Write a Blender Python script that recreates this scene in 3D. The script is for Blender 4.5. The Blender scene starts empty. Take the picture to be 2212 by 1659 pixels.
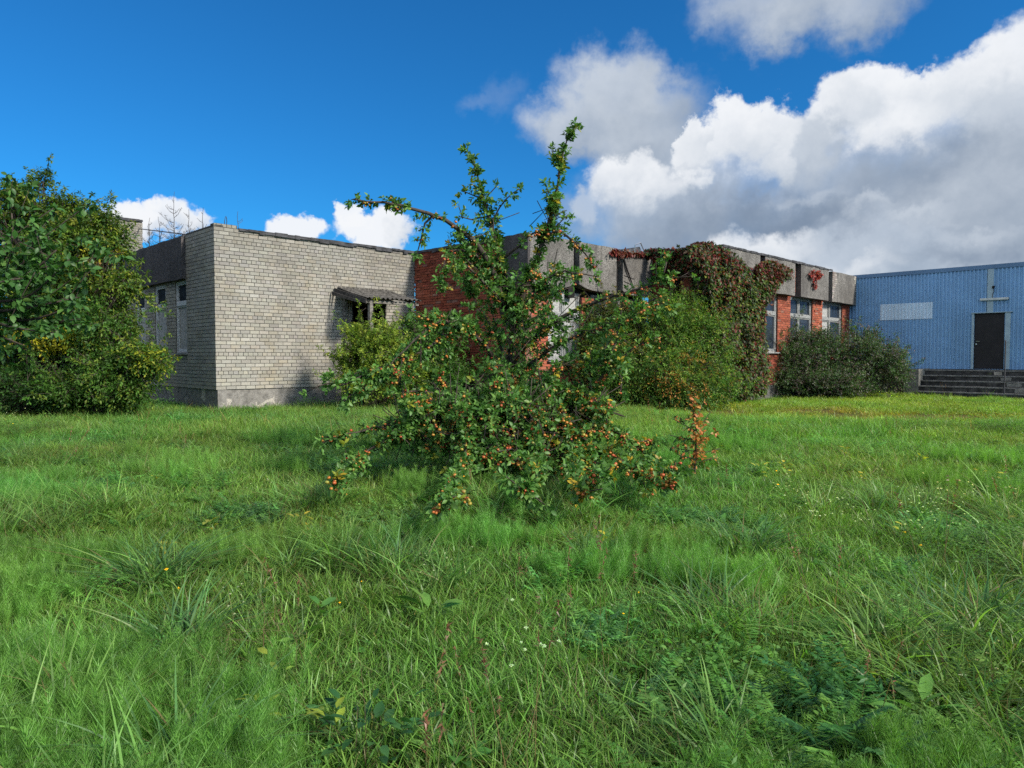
import bpy, math, random
import numpy as np
from mathutils import Vector, Matrix

SC = bpy.context.scene
COL = SC.collection
RS = np.random.RandomState(7)
random.seed(7)
H = 1.4
PITCH = math.radians(2.08)
F = 1521.5            # focal length in pixels of a 2212-pixel-wide picture
CX, CY = 1106.0, 829.5
R2 = math.sqrt(.5)

def ray(px, py):
    x, y, z = (px-CX)/F, 1.0, -(py-CY)/F
    c, s = math.cos(PITCH), math.sin(PITCH)
    return Vector((x, y*c + z*s, -y*s + z*c))

def at(px, py, Y):
    d = ray(px, py)
    k = Y/d.y
    return Vector((d.x*k, Y, H + d.z*k))

def gpt(px, py, z=0.0):
    d = ray(px, py)
    k = (z-H)/d.z
    return Vector((d.x*k, d.y*k, z))

def wallpt(px, py, p0, nrm, off=0.0):
    d = ray(px, py)
    n = Vector((nrm[0], nrm[1], 0))
    q = Vector((p0[0], p0[1], 0)) + n*off
    k = (q - Vector((0, 0, H))).dot(n)/d.dot(n)
    return Vector((0, 0, H)) + d*k

# ------------------------------------------------------------------ materials
def newmat(name):
    m = bpy.data.materials.new(name)
    m.use_nodes = True
    nt = m.node_tree
    nt.nodes.clear()
    out = nt.nodes.new('ShaderNodeOutputMaterial')
    return m, nt, out

def nd(nt, typ, **kw):
    n = nt.nodes.new(typ)
    for k, v in kw.items():
        if k.startswith('i_'):
            n.inputs[k[2:].replace('_', ' ')].default_value = v
        else:
            setattr(n, k, v)
    return n

def noise(nt, scale, detail=4, rough=.55, vec=None, dist=0.0):
    n = nd(nt, 'ShaderNodeTexNoise')
    n.inputs['Scale'].default_value = scale
    n.inputs['Detail'].default_value = detail
    n.inputs['Roughness'].default_value = rough
    n.inputs['Distortion'].default_value = dist
    if vec is None:
        g = nd(nt, 'ShaderNodeNewGeometry')
        vec = g.outputs['Position']
    nt.links.new(vec, n.inputs['Vector'])
    return n

def mapr(nt, val, a, b, c=0.0, d=1.0, smooth=True):
    m = nd(nt, 'ShaderNodeMapRange')
    m.interpolation_type = 'SMOOTHSTEP' if smooth else 'LINEAR'
    m.inputs[1].default_value = a; m.inputs[2].default_value = b
    m.inputs[3].default_value = c; m.inputs[4].default_value = d
    nt.links.new(val, m.inputs[0])
    return m.outputs[0]

def mix(nt, fac, a, b, mode='MIX'):
    m = nd(nt, 'ShaderNodeMix', data_type='RGBA', blend_type=mode)
    m.clamp_factor = True
    for sock, v in ((m.inputs[0], fac), (m.inputs[6], a), (m.inputs[7], b)):
        if hasattr(v, 'links'):
            nt.links.new(v, sock)
        elif isinstance(v, (int, float)):
            sock.default_value = v
        else:
            sock.default_value = (*v, 1.0) if len(v) == 3 else v
    return m.outputs[2]

def math_(nt, op, a, b=None, clamp=False):
    m = nd(nt, 'ShaderNodeMath', operation=op)
    m.use_clamp = clamp
    for i, v in enumerate((a, b)):
        if v is None: continue
        if hasattr(v, 'links'): nt.links.new(v, m.inputs[i])
        else: m.inputs[i].default_value = v
    return m.outputs[0]

def bsdf(nt, out, color, rough=.8, spec=.3, metallic=0.0, bump=None, bstr=.3, bdist=.01):
    p = nd(nt, 'ShaderNodeBsdfPrincipled')
    if hasattr(color, 'links'): nt.links.new(color, p.inputs['Base Color'])
    else: p.inputs['Base Color'].default_value = (*color, 1)
    if hasattr(rough, 'links'): nt.links.new(rough, p.inputs['Roughness'])
    else: p.inputs['Roughness'].default_value = rough
    p.inputs['Specular IOR Level'].default_value = spec
    p.inputs['Metallic'].default_value = metallic
    if bump is not None:
        b = nd(nt, 'ShaderNodeBump')
        b.inputs['Strength'].default_value = bstr
        b.inputs['Distance'].default_value = bdist
        nt.links.new(bump, b.inputs['Height'])
        nt.links.new(b.outputs[0], p.inputs['Normal'])
    nt.links.new(p.outputs[0], out.inputs[0])
    return p

def attr(nt, name, typ='GEOMETRY'):
    a = nd(nt, 'ShaderNodeAttribute', attribute_name=name)
    a.attribute_type = typ
    return a

def m_simple(name, color, rough=.7, spec=.3, metallic=0.0, var=.25, scale=6.0, bstr=.2, bscale=60):
    m, nt, out = newmat(name)
    n = noise(nt, scale, 5, .6)
    f = mapr(nt, n.outputs[0], .3, .7)
    c = mix(nt, f, tuple(x*(1-var) for x in color), tuple(min(1, x*(1+var)) for x in color))
    b = noise(nt, bscale, 4, .6)
    bsdf(nt, out, c, rough, spec, metallic, b.outputs[0], bstr, .006)
    return m

def m_brick(name, stain_a, stain_b, dark, amt):
    m, nt, out = newmat(name)
    a = attr(nt, 'Col')
    n1 = noise(nt, .55, 5, .6)
    c = mix(nt, mapr(nt, n1.outputs[0], .42, .62, 0, amt), a.outputs[0], stain_a, 'MULTIPLY')
    n2 = noise(nt, 1.3, 6, .65)
    c = mix(nt, mapr(nt, n2.outputs[0], .52, .68, 0, amt), c, stain_b, 'MULTIPLY')
    g = nd(nt, 'ShaderNodeNewGeometry')
    s = nd(nt, 'ShaderNodeSeparateXYZ'); nt.links.new(g.outputs['Position'], s.inputs[0])
    n3 = noise(nt, 1.1, 5, .7)
    zz = math_(nt, 'ADD', s.outputs[2], math_(nt, 'MULTIPLY', n3.outputs[0], 2.4))
    c = mix(nt, mapr(nt, zz, 3.9, 6.0, 0, .62), c, dark, 'MULTIPLY')
    n4 = noise(nt, 45, 4, .65)
    c = mix(nt, mapr(nt, n4.outputs[0], .35, .65, 0, .35), c, (.55, .53, .5), 'MULTIPLY')
    nb = noise(nt, 90, 5, .7)
    bsdf(nt, out, c, .92, .15, 0, nb.outputs[0], .5, .006)
    return m

def m_panel(name, base, dark, streak=.5):
    """pebble-dash concrete: speckle, soot and rain streaks"""
    m, nt, out = newmat(name)
    v = nd(nt, 'ShaderNodeTexVoronoi'); v.inputs['Scale'].default_value = 55
    g = nd(nt, 'ShaderNodeNewGeometry'); nt.links.new(g.outputs['Position'], v.inputs['Vector'])
    sp = nd(nt, 'ShaderNodeSeparateColor'); nt.links.new(v.outputs['Color'], sp.inputs[0])
    c = mix(nt, mapr(nt, sp.outputs[0], .1, .9), tuple(x*.5 for x in base), tuple(x*1.45 for x in base))
    n1 = noise(nt, .9, 5, .65)
    c = mix(nt, mapr(nt, n1.outputs[0], .4, .66, 0, streak), c, dark, 'MIX')
    mp = nd(nt, 'ShaderNodeMapping'); mp.inputs['Scale'].default_value = (5, 5, .35)
    nt.links.new(g.outputs['Position'], mp.inputs[0])
    n2 = noise(nt, 1.0, 5, .6, mp.outputs[0])
    c = mix(nt, mapr(nt, n2.outputs[0], .5, .72, 0, streak), c, dark, 'MIX')
    bsdf(nt, out, c, .95, .12, 0, v.outputs[0], .5, .008)
    return m

def m_plinth(name, base, patch):
    m, nt, out = newmat(name)
    n1 = noise(nt, 7, 6, .65); n2 = noise(nt, 1.7, 6, .6, None, 1.2); n3 = noise(nt, 30, 5, .7)
    c = mix(nt, mapr(nt, n1.outputs[0], .3, .7), tuple(x*.62 for x in base), tuple(x*1.2 for x in base))
    c = mix(nt, mapr(nt, n2.outputs[0], .6, .63, 0, .75), c, patch)
    c = mix(nt, mapr(nt, n3.outputs[0], .5, .7, 0, .5), c, tuple(x*.35 for x in base))
    bsdf(nt, out, c, .95, .12, 0, n3.outputs[0], .7, .02)
    return m

def m_leaf(name, rough=.45, spec=.35, trans=.35, gain=1.0):
    m, nt, out = newmat(name)
    a = attr(nt, 'Col')
    n = noise(nt, 9, 3, .6)
    c = mix(nt, mapr(nt, n.outputs[0], .3, .7, 0, .35), a.outputs[0], (.6, .66, .5), 'MULTIPLY')
    if gain != 1.0:
        c = mix(nt, 1.0, c, (gain, gain, gain), 'MULTIPLY')
    p = nd(nt, 'ShaderNodeBsdfPrincipled')
    nt.links.new(c, p.inputs['Base Color'])
    p.inputs['Roughness'].default_value = rough
    p.inputs['Specular IOR Level'].default_value = spec
    t = nd(nt, 'ShaderNodeBsdfTranslucent')
    c2 = mix(nt, 1.0, c, (1.0, 1.15, .5), 'MULTIPLY')
    nt.links.new(c2, t.inputs[0])
    ms = nd(nt, 'ShaderNodeMixShader'); ms.inputs[0].default_value = trans
    nt.links.new(p.outputs[0], ms.inputs[1]); nt.links.new(t.outputs[0], ms.inputs[2])
    nt.links.new(ms.outputs[0], out.inputs[0])
    return m

def m_grass(name):
    m, nt, out = newmat(name)
    a = attr(nt, 'Col')
    ti = attr(nt, 'tint', 'INSTANCER')
    c = mix(nt, 1.0, a.outputs[0], ti.outputs[0], 'MULTIPLY')
    c = mix(nt, 1.0, c, (1.86, 1.68, 1.62), 'MULTIPLY')
    p = nd(nt, 'ShaderNodeBsdfPrincipled')
    nt.links.new(c, p.inputs['Base Color'])
    p.inputs['Roughness'].default_value = .42
    p.inputs['Specular IOR Level'].default_value = .38
    t = nd(nt, 'ShaderNodeBsdfTranslucent')
    c2 = mix(nt, 1.0, c, (1.05, 1.2, .5), 'MULTIPLY')
    nt.links.new(c2, t.inputs[0])
    ms = nd(nt, 'ShaderNodeMixShader'); ms.inputs[0].default_value = .45
    nt.links.new(p.outputs[0], ms.inputs[1]); nt.links.new(t.outputs[0], ms.inputs[2])
    nt.links.new(ms.outputs[0], out.inputs[0])
    return m

M = {}
M['grey_brick'] = m_brick('grey_silicate_brick', (.84, .81, .77), (.97, .89, .75), (.68, .67, .66), .6)
M['red_brick'] = m_brick('red_brick', (.62, .58, .58), (.8, .66, .6), (.7, .66, .66), .9)
M['mortar_grey'] = m_simple('grey_mortar', (.065, .062, .055), .95, .1)
M['mortar_red'] = m_simple('red_mortar', (.17, .09, .07), .95, .1, var=.5, scale=9)
M['panel'] = m_panel('pebble_concrete', (.15, .142, .13), (.06, .056, .052), .62)
M['panel_shaded'] = m_panel('shaded_concrete', (.075, .068, .068), (.035, .033, .034), .6)  # darker copy of the panel concrete, side-wall shade put into its colour
M['plinth'] = m_plinth('plinth_render', (.20, .19, .175), (.42, .39, .34))
M['plinth_dark'] = m_plinth('red_plinth_render', (.12, .115, .11), (.22, .21, .2))
M['felt'] = m_simple('roof_felt', (.045, .045, .048), .85, .25, var=.5, scale=5, bstr=.5, bscale=25)
M['blackening'] = m_simple('matt_black', (.016, .015, .015), .95, .1, var=.4)  # plain black for the gap shade strips, the dark band and the cable
M['wood'] = m_simple('weathered_wood', (.15, .14, .125), .9, .15, var=.45, scale=14)
M['wood_dark'] = m_simple('dark_wood', (.055, .05, .046), .9, .15, var=.5, scale=14)
M['asbestos'] = m_simple('corrugated_sheet', (.10, .092, .08), .95, .1, var=.5, scale=9)
M['frame'] = m_simple('peeling_frame_paint', (.21, .215, .21), .8, .25, var=.45, scale=22)
M['board'] = m_simple('pale_board', (.29, .29, .28), .9, .15, var=.3, scale=18, bscale=40)
M['frame_pale'] = m_simple('pale_frame_paint', (.44, .45, .45), .8, .2, var=.35, scale=22)
M['interior'] = m_simple('dark_interior', (.03, .028, .026), .95, .1)
M['bark'] = m_simple('bark', (.055, .045, .036), .95, .1, var=.4, scale=25, bstr=.6)
M['deadwood'] = m_simple('dead_twig', (.075, .065, .06), .95, .1, var=.35, scale=25)
M['curtain'] = m_simple('faded_curtain', (.26, .25, .24), .95, .1, var=.25, scale=8)
M['white'] = m_simple('dull_white_metal', (.50, .52, .49), .5, .4, var=.12)
M['pale_strip'] = m_simple('pale_blue_trim', (.27, .36, .40), .5, .4, var=.1, scale=3)
M['steel'] = m_simple('bare_steel', (.55, .55, .55), .35, .5, .9, var=.1)
M['black_paint'] = m_simple('black_door_paint', (.012, .010, .011), .55, .3, var=.3, scale=4)
M['rail'] = m_simple('dark_rail', (.04, .04, .045), .6, .35)
M['cheek'] = m_plinth('cheek_concrete', (.21, .20, .175), (.34, .33, .30))
M['tower'] = M['grey_brick']

def m_step():
    m, nt, out = newmat('mossy_step_concrete')
    n1 = noise(nt, 5, 6, .65); n2 = noise(nt, 2.2, 6, .6); n3 = noise(nt, 40, 4, .6)
    c = mix(nt, mapr(nt, n1.outputs[0], .35, .68), (.026, .025, .024), (.075, .072, .066))
    c = mix(nt, mapr(nt, n2.outputs[0], .62, .70, 0, .6), c, (.06, .075, .02))
    bsdf(nt, out, c, .95, .12, 0, n3.outputs[0], .6, .01)
    return m
M['step'] = m_step()

def m_glass():
    m, nt, out = newmat('dark_window_glass')
    n = noise(nt, 1.4, 3, .5)
    p = bsdf(nt, out, (.022, .03, .042), .06, .6, 0, n.outputs[0], .06, .02)
    p.inputs['Coat Weight'].default_value = .4
    return m
M['glass'] = m_glass()
M['dirty_glass'] = m_simple('grimy_window_glass', (.025, .03, .036), .8, .03, var=.4, scale=7)

def m_blue(name, col):
    m, nt, out = newmat(name)
    g = nd(nt, 'ShaderNodeNewGeometry')
    n1 = noise(nt, .8, 5, .6)
    c = mix(nt, mapr(nt, n1.outputs[0], .3, .7), tuple(x*.86 for x in col), tuple(x*1.1 for x in col))
    mp = nd(nt, 'ShaderNodeMapping'); mp.inputs['Scale'].default_value = (9, 9, .25)
    nt.links.new(g.outputs['Position'], mp.inputs[0])
    n2 = noise(nt, 1.0, 5, .6, mp.outputs[0])
    c = mix(nt, mapr(nt, n2.outputs[0], .55, .75, 0, .28), c, tuple(x*.5+.02 for x in col))
    n3 = noise(nt, 70, 3, .6)
    c = mix(nt, mapr(nt, n3.outputs[0], .66, .74, 0, .5), c, (.09, .11, .13))
    bsdf(nt, out, c, .5, .35, 0)
    return m
M['blue'] = m_blue('blue_painted_sheet', (.175, .33, .52))
M['blue_patch'] = m_blue('pale_blue_sheet', (.50, .62, .72))

def m_ground():
    m, nt, out = newmat('meadow_soil')
    n1 = noise(nt, .5, 6, .6); n2 = noise(nt, 6, 6, .7); n3 = noise(nt, 35, 5, .7)
    c = mix(nt, mapr(nt, n2.outputs[0], .35, .65), (.018, .032, .010), (.045, .065, .02))
    c = mix(nt, mapr(nt, n1.outputs[0], .5, .66, 0, .5), c, (.06, .055, .028))
    mask = attr(nt, 'Bare')
    bare = mix(nt, mapr(nt, n2.outputs[0], .38, .6), (.10, .06, .02), (.14, .115, .035))
    bare = mix(nt, mapr(nt, n3.outputs[0], .45, .6, 0, .7), bare, (.06, .075, .02))
    c = mix(nt, mask.outputs['Fac'], c, bare)
    bsdf(nt, out, c, .98, .05, 0, n3.outputs[0], .8, .03)
    return m
M['ground'] = m_ground()
M['leaf'] = m_leaf('shrub_leaf', .5, .25, .42, 1.35)
M['apple_leaf'] = m_leaf('glossy_apple_leaf', .45, .28, .34, 1.35)
M['vine_leaf'] = m_leaf('creeper_leaf', .5, .25, .35, 1.15)
M['grass'] = m_grass('grass_blade')
M['herb'] = m_leaf('meadow_leaf', .45, .35, .4, 1.35)

def m_apple(name, a, b):
    m, nt, out = newmat(name)
    tc = nd(nt, 'ShaderNodeTexCoord')
    n = noise(nt, 45, 3, .5, tc.outputs['Object'])
    c = mix(nt, mapr(nt, n.outputs[0], .4, .62), a, b)
    bsdf(nt, out, c, .4, .35)
    return m
APPLE_M = [m_apple('ripe_crab_apple', (.34, .05, .02), (.36, .13, .025)),
           m_apple('orange_crab_apple', (.40, .115, .02), (.33, .19, .03)),
           m_apple('yellow_crab_apple', (.30, .22, .03), (.22, .23, .04)),
           m_apple('green_crab_apple', (.17, .21, .04), (.26, .13, .03))]

# ------------------------------------------------------------------ mesh helpers
class MB:
    def __init__(self):
        self.v, self.f, self.c, self.mi = [], [], [], []
    def add(self, vs, fs, col=(1, 1, 1), mi=0):
        n = len(self.v)
        self.v += [tuple(x) for x in vs]
        self.c += [col]*len(vs)
        for f in fs:
            self.f.append(tuple(i+n for i in f)); self.mi.append(mi)
    def box8(self, p, col=(1, 1, 1), mi=0):
        """p: 4 bottom points ccw then 4 top points"""
        self.add(p, [(3, 2, 1, 0), (4, 5, 6, 7), (0, 1, 5, 4), (1, 2, 6, 5), (2, 3, 7, 6), (3, 0, 4, 7)], col, mi)
    def wbox(self, W, s0, s1, d0, d1, z0, z1, col=(1, 1, 1), mi=0, jit=0.0):
        """box in wall coordinates: along s, outward d, up z"""
        P = [W(s0, d0, z0), W(s0, d1, z0), W(s1, d1, z0), W(s1, d0, z0), W(s0, d0, z1), W(s0, d1, z1), W(s1, d1, z1), W(s1, d0, z1)]
        if jit:
            P = [p + Vector((random.uniform(-jit, jit), random.uniform(-jit, jit), random.uniform(-jit, jit))) for p in P]
        self.box8(P, col, mi)
    def tube(self, pts, rads, n=6, col=(1, 1, 1), cap=True):
        pts = [Vector(p) for p in pts]
        if len(pts) < 2: return
        base = len(self.v)
        up = Vector((.31, .22, .92))
        for i, p in enumerate(pts):
            d = (pts[min(i+1, len(pts)-1)] - pts[max(i-1, 0)])
            if d.length < 1e-9: d = Vector((0, 0, 1))
            d.normalize()
            a = d.cross(up)
            if a.length < .05: a = d.cross(Vector((1, 0, 0)))
            a.normalize(); b = d.cross(a)
            for k in range(n):
                t = 2*math.pi*k/n
                self.v.append(tuple(p + (a*math.cos(t) + b*math.sin(t))*rads[i])); self.c.append(col)
        for i in range(len(pts)-1):
            for k in range(n):
                self.f.append((base+i*n+k, base+i*n+(k+1) % n, base+(i+1)*n+(k+1) % n, base+(i+1)*n+k)); self.mi.append(0)
        if cap:
            self.f.append(tuple(base+k for k in range(n))[::-1]); self.mi.append(0)
            e = base+(len(pts)-1)*n
            self.f.append(tuple(e+k for k in range(n))); self.mi.append(0)
    def build(self, name, mats, parent=None, smooth=False):
        me = bpy.data.meshes.new(name)
        me.from_pydata(self.v, [], self.f)
        if not isinstance(mats, (list, tuple)): mats = [mats]
        for m in mats: me.materials.append(m)
        if len(mats) > 1: me.polygons.foreach_set('material_index', self.mi)
        a = me.color_attributes.new('Col', 'FLOAT_COLOR', 'POINT')
        c = np.ones((len(self.v), 4), np.float32); c[:, :3] = np.array(self.c, np.float32).reshape(-1, 3)
        a.data.foreach_set('color', c.ravel())
        if smooth: me.polygons.foreach_set('use_smooth', [True]*len(me.polygons))
        me.update()
        return link(name, me, parent)

def link(name, me, parent=None):
    o = bpy.data.objects.new(name, me)
    COL.objects.link(o)
    if parent is not None:
        o.parent = parent
        if parent.parent is None:
            o.matrix_parent_inverse = Matrix.Translation(-parent.location)
    return o

def npmesh(name, V, Fs, C, mat, parent=None, smooth=False):
    """V (n,3), Fs list of int arrays (k, 3|4), C (n,3)"""
    me = bpy.data.meshes.new(name)
    me.vertices.add(len(V)); me.vertices.foreach_set('co', np.ascontiguousarray(V, np.float32).ravel())
    nl = sum(f.size for f in Fs); nf = sum(len(f) for f in Fs)
    me.loops.add(nl); me.polygons.add(nf)
    me.loops.foreach_set('vertex_index', np.concatenate([f.ravel() for f in Fs]).astype(np.int32))
    starts, o = [], 0
    for f in Fs:
        starts.append(o + np.arange(len(f))*f.shape[1]); o += f.size
    me.polygons.foreach_set('loop_start', np.concatenate(starts).astype(np.int32))
    if smooth: me.polygons.foreach_set('use_smooth', np.ones(nf, bool))
    a = me.color_attributes.new('Col', 'FLOAT_COLOR', 'POINT')
    c = np.ones((len(V), 4), np.float32); c[:, :3] = C
    a.data.foreach_set('color', c.ravel())
    me.materials.append(mat)
    me.update(calc_edges=True)
    me.validate()
    return link(name, me, parent) if COL else me

def tag(o, label=None, cat=None, group=None, kind=None):
    if label: o['label'] = label
    if cat: o['category'] = cat
    if group: o['group'] = group
    if kind: o['kind'] = kind
    return o

def thing(name, label, cat, loc, group=None):
    o = bpy.data.objects.new(name, None)
    o.empty_display_size = .2
    COL.objects.link(o)
    o.location = Vector(loc)
    return tag(o, label, cat, group)

def wallfn(p, d, n):
    p, d, n = Vector((p[0], p[1], 0)), Vector((d[0], d[1], 0)), Vector((n[0], n[1], 0))
    return lambda s, o, z: p + d*s + n*o + Vector((0, 0, z))

A = (R2, R2); NA = (R2, -R2)      # facades that run away to the right, seen face
B = (R2, -R2); NB = (-R2, -R2)    # side walls that come forward to the right

def vary(c, k=.12, h=.04):
    f = 1 + random.uniform(-k, k)
    return tuple(max(0.004, x*f*(1+random.uniform(-h, h))) for x in c)

def brick_wall(name, W, L, z0, z1, colf, mat, mmat, parent, openings=(), bl=.26, bh=.0965, header=5, s_start=0.0, thick=.25, jit=.002, proud=.012, lumps=0.0, ragged=False, d0=0.0):
    mb = MB()
    # solid body behind the bricks, cut at the openings
    ss = sorted({s_start, L, *[x for o in openings for x in o[:2] if s_start < x < L]})
    zs = sorted({z0, z1, *[x for o in openings for x in o[2:] if z0 < x < z1]})
    for a, b in zip(ss, ss[1:]):
        for c, d in zip(zs, zs[1:]):
            m, q = (a+b)/2, (c+d)/2
            if any(o[0] < m < o[1] and o[2] < q < o[3] for o in openings): continue
            mb.wbox(W, a+(.016 if a == s_start else 0), b-(.016 if b == L else 0), d0-proud-thick, d0-proud, c, d, (1, 1, 1), 1)
    nrow = max(1, int(round((z1-z0)/bh))); bh = (z1-z0)/nrow
    for r in range(nrow):
        za, zb = z0+r*bh+.007, z0+(r+1)*bh-.007
        zc = (za+zb)/2
        iv = [(s_start, L)]
        for o in openings:
            if o[2] < zc < o[3]:
                nv = []
                for a, b in iv:
                    if o[1] <= a or o[0] >= b: nv.append((a, b)); continue
                    if o[0] > a: nv.append((a, o[0]))
                    if o[1] < b: nv.append((o[1], b))
                iv = nv
        hd = header and (r % header == header-1)
        step = bl/2 if hd else bl
        off = (r % 2)*bl/2 + random.uniform(-.012, .012) + (bl/4 if hd else 0)
        for a, b in iv:
            k = math.floor((a-off)/step)
            while True:
                x0, x1 = off+k*step, off+(k+1)*step
                k += 1
                if x0 >= b: break
                x0, x1 = max(a, x0+.007), min(b, x1-.007)
                if x1-x0 < .03: continue
                p = random.uniform(-.004, .002)
                if lumps and random.random() < lumps: p = random.uniform(.006, .03)
                if ragged and random.random() < .04: continue
                mb.wbox(W, x0, x1, d0-proud-.004, d0+p, za, zb, colf(x0, zc), 0, jit)
                if lumps and random.random() < lumps*1.5:
                    t = random.uniform(x0, x1-.03)
                    mb.wbox(W, t, min(b, t+random.uniform(.03, .16)), d0-proud, d0+random.uniform(.004, .022), zb-.004, zb+.016, vary((.22, .08, .05), .4), 0, .006)
    return mb.build(name, [mat, mmat], parent)

def grey_col(x, z):
    r = random.random()
    b = (.300, .288, .252)
    if r < .12: b = (.305, .285, .24)
    elif r < .3: b = (.275, .265, .242)
    elif r < .38: b = (.33, .318, .282)
    return vary(b, .13, .015)

def red_col(x, z):
    r = random.random()
    b = (.32, .09, .052)
    if r < .15: b = (.25, .068, .04)
    elif r < .3: b = (.37, .12, .07)
    elif r < .34: b = (.30, .15, .11)
    return vary(b, .2, .06)
# ------------------------------------------------------------------ plan of the buildings
def addv(p, d, s): return (p[0]+d[0]*s, p[1]+d[1]*s)
P0 = (-7.53, 17.92)
P1 = addv(P0, A, 6.30)
P2 = addv(P1, B, 4.862)
P3 = addv(P2, A, 5.76)
P4 = addv(P3, B, 2.376)
P5 = addv(P4, A, 11.21)
ROOF = 4.74
W_GA = wallfn(P0, A, NA)
BL = (-R2, R2)
W_GB = wallfn(P0, BL, NB)         # s runs away to the left
W_RB = wallfn(P1, B, NB)
W_RA = wallfn(P2, A, NA)
W_EB = wallfn(P3, B, NB)
W_EA = wallfn(P4, A, NA)
W_BL = wallfn(P5, B, NB)

def slab(name, pts, z0, z1, mat, parent):
    mb = MB(); n = len(pts)
    mb.add([(x, y, z0) for x, y in pts] + [(x, y, z1) for x, y in pts],
           [tuple(range(n))[::-1], tuple(range(n, 2*n))] + [(i, (i+1) % n, n+(i+1) % n, n+i) for i in range(n)])
    return mb.build(name, mat, parent)

def felt_edge(name, W, s0, s1, z, parent, d0=-.22, d1=.05, drop=.07, thick=.035):
    """ragged tar-felt roof edge lapping over the wall"""
    mb = MB(); s = s0
    while s < s1-1e-6:
        e = min(s1, s+random.uniform(.12, .38))
        w = random.uniform(-.008, .008)
        mb.wbox(W, s, e, d0, d1-.004+w, z, z+thick+w, vary((1, 1, 1), .2), 0, .004)
        dr = drop*random.uniform(.3, 1.25)
        mb.wbox(W, s, e, d1-.02, d1+w, z-dr, z+.002+w, (1, 1, 1), 0, .004)
        s = e
    return mb.build(name, M['felt'], parent)

def panel(name, W, s0, s1, d0, d1, z0, z1, mat, parent, chips=()):
    """fascia panel with slightly uneven edges; chips = (corner 0..3, size)"""
    mb = MB()
    n = 6
    def pts(z, j): return [s0+(s1-s0)*k/n for k in range(n+1)]
    lo = [z0+random.uniform(-.012, .012) for _ in range(n+1)]
    hi = [z1+random.uniform(-.014, .01) for _ in range(n+1)]
    for k, dz in chips: lo[k] += dz
    S = pts(0, 0)
    for k in range(n):
        P = [W(S[k], d0, lo[k]), W(S[k], d1, lo[k]), W(S[k+1], d1, lo[k+1]), W(S[k+1], d0, lo[k+1]),
             W(S[k], d0, hi[k]), W(S[k], d1, hi[k]), W(S[k+1], d1, hi[k+1]), W(S[k+1], d0, hi[k+1])]
        mb.add(P, [(3, 2, 1, 0), (4, 5, 6, 7), (1, 2, 6, 5), (3, 0, 4, 7)])
        if k == 0: mb.add(P, [(0, 1, 5, 4)])
        if k == n-1: mb.add(P, [(2, 3, 7, 6)])
    return mb.build(name, mat, parent)

def window(parent, W, s0, s1, z0, z1, d=-.12, transom=.33, split=None, low='glass', high='glass', sill=True, fmat='frame', sash=True, curtain=False):
    """window > frame, pane (each light), sill"""
    fr = MB(); t = .07
    def bar(a, b, c, e, dd=0.0): fr.wbox(W, a, b, d-.05, d+.02+dd, c, e, (1, 1, 1), 0, .002)
    bar(s0, s0+t, z0, z1); bar(s1-t, s1, z0, z1)
    bar(s0+t, s1-t, z0, z0+t); bar(s0+t, s1-t, z1-t, z1)
    zt = z1-(z1-z0)*transom
    bar(s0+t, s1-t, zt-.045, zt+.045, .012)
    cols = [(s0+t, s1-t)]
    if split:
        x = s0+(s1-s0)*split
        bar(x-.045, x+.045, z0+t, zt-.045, .006); bar(x-.045, x+.045, zt+.045, z1-t, .006)
        cols = [(s0+t, x-.045), (x+.045, s1-t)]
    w = fr.build('window', M[fmat], parent)
    for i, (a, b) in enumerate(cols):
        for kind, c, e in ((low[i] if isinstance(low, (list, tuple)) else low, z0+t, zt-.045), (high[i] if isinstance(high, (list, tuple)) else high, zt+.045, z1-t)):
            if sash:
                sb = MB(); q = .045
                for (u, v, y, x) in ((a, a+q, c, e), (b-q, b, c, e), (a+q, b-q, c, c+q), (a+q, b-q, e-q, e)):
                    sb.wbox(W, u, v, d-.04, d+.004, y, x, (1, 1, 1), 0, .0015)
                sb.build('sash', M[fmat], w)
            else: q = 0
            pb = MB()
            dd = d-.025
            pb.wbox(W, a+q, b-q, dd-.006, dd, c+q, e-q)
            pb.build('board' if kind == 'board' else 'pane', M[kind], w)
    if curtain:
        pass
    if sill:
        sb = MB(); sb.wbox(W, s0-.04, s1+.04, d-.02, .05, z0-.045, z0-.004, (1, 1, 1), 0, .003)
        sb.build('sill', M['frame'], w)
    return w

# ---- grey brick wing
gb = thing('grey_brick_building', 'pale grey brick flat-roofed block with plinth and boarded side windows', 'building', (P0[0], P0[1], 0))
door_o = (4.01, 5.19, .75, 3.08)
brick_wall('front_wall', W_GA, 6.30, .595, ROOF, grey_col, M['grey_brick'], M['mortar_grey'], gb, [door_o])
mb = MB(); mb.wbox(W_GA, 0.03, 6.30, -.27, -.035, -.3, .595); mb.build('plinth', M['plinth'], gb)
wins = [(1.93, 2.80, 1.55, 3.55), (3.55, 4.45, 1.55, 3.55), (5.35, 6.15, 1.55, 3.5)]
brick_wall('corner_pier', W_GB, 1.91, .595, ROOF, grey_col, M['grey_brick'], M['mortar_grey'], gb)
brick_wall('side_wall', W_GB, 8.0, .595, 3.62, grey_col, M['grey_brick'], M['mortar_grey'], gb, wins, s_start=1.915, d0=-.03)
mb = MB(); mb.wbox(W_GB, 0.0, 1.91, -.27, -.035, -.3, .595); mb.wbox(W_GB, 1.914, 2.72, -.4, -.06, -.3, .59); mb.wbox(W_GB, 2.724, 3.6, -.4, -.05, -.3, .59)
mb.wbox(W_GB, 3.604, 8, -.4, -.07, -.3, .59)
mb.build('side_plinth', M['plinth'], gb)
panel('fascia_panel', W_GB, 1.93, 5.0, -.3, .10, 3.56, ROOF-.03, M['panel_shaded'], gb)
panel('fascia_panel', W_GB, 5.06, 8.0, -.3, .09, 3.54, ROOF-.04, M['panel_shaded'], gb)
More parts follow.
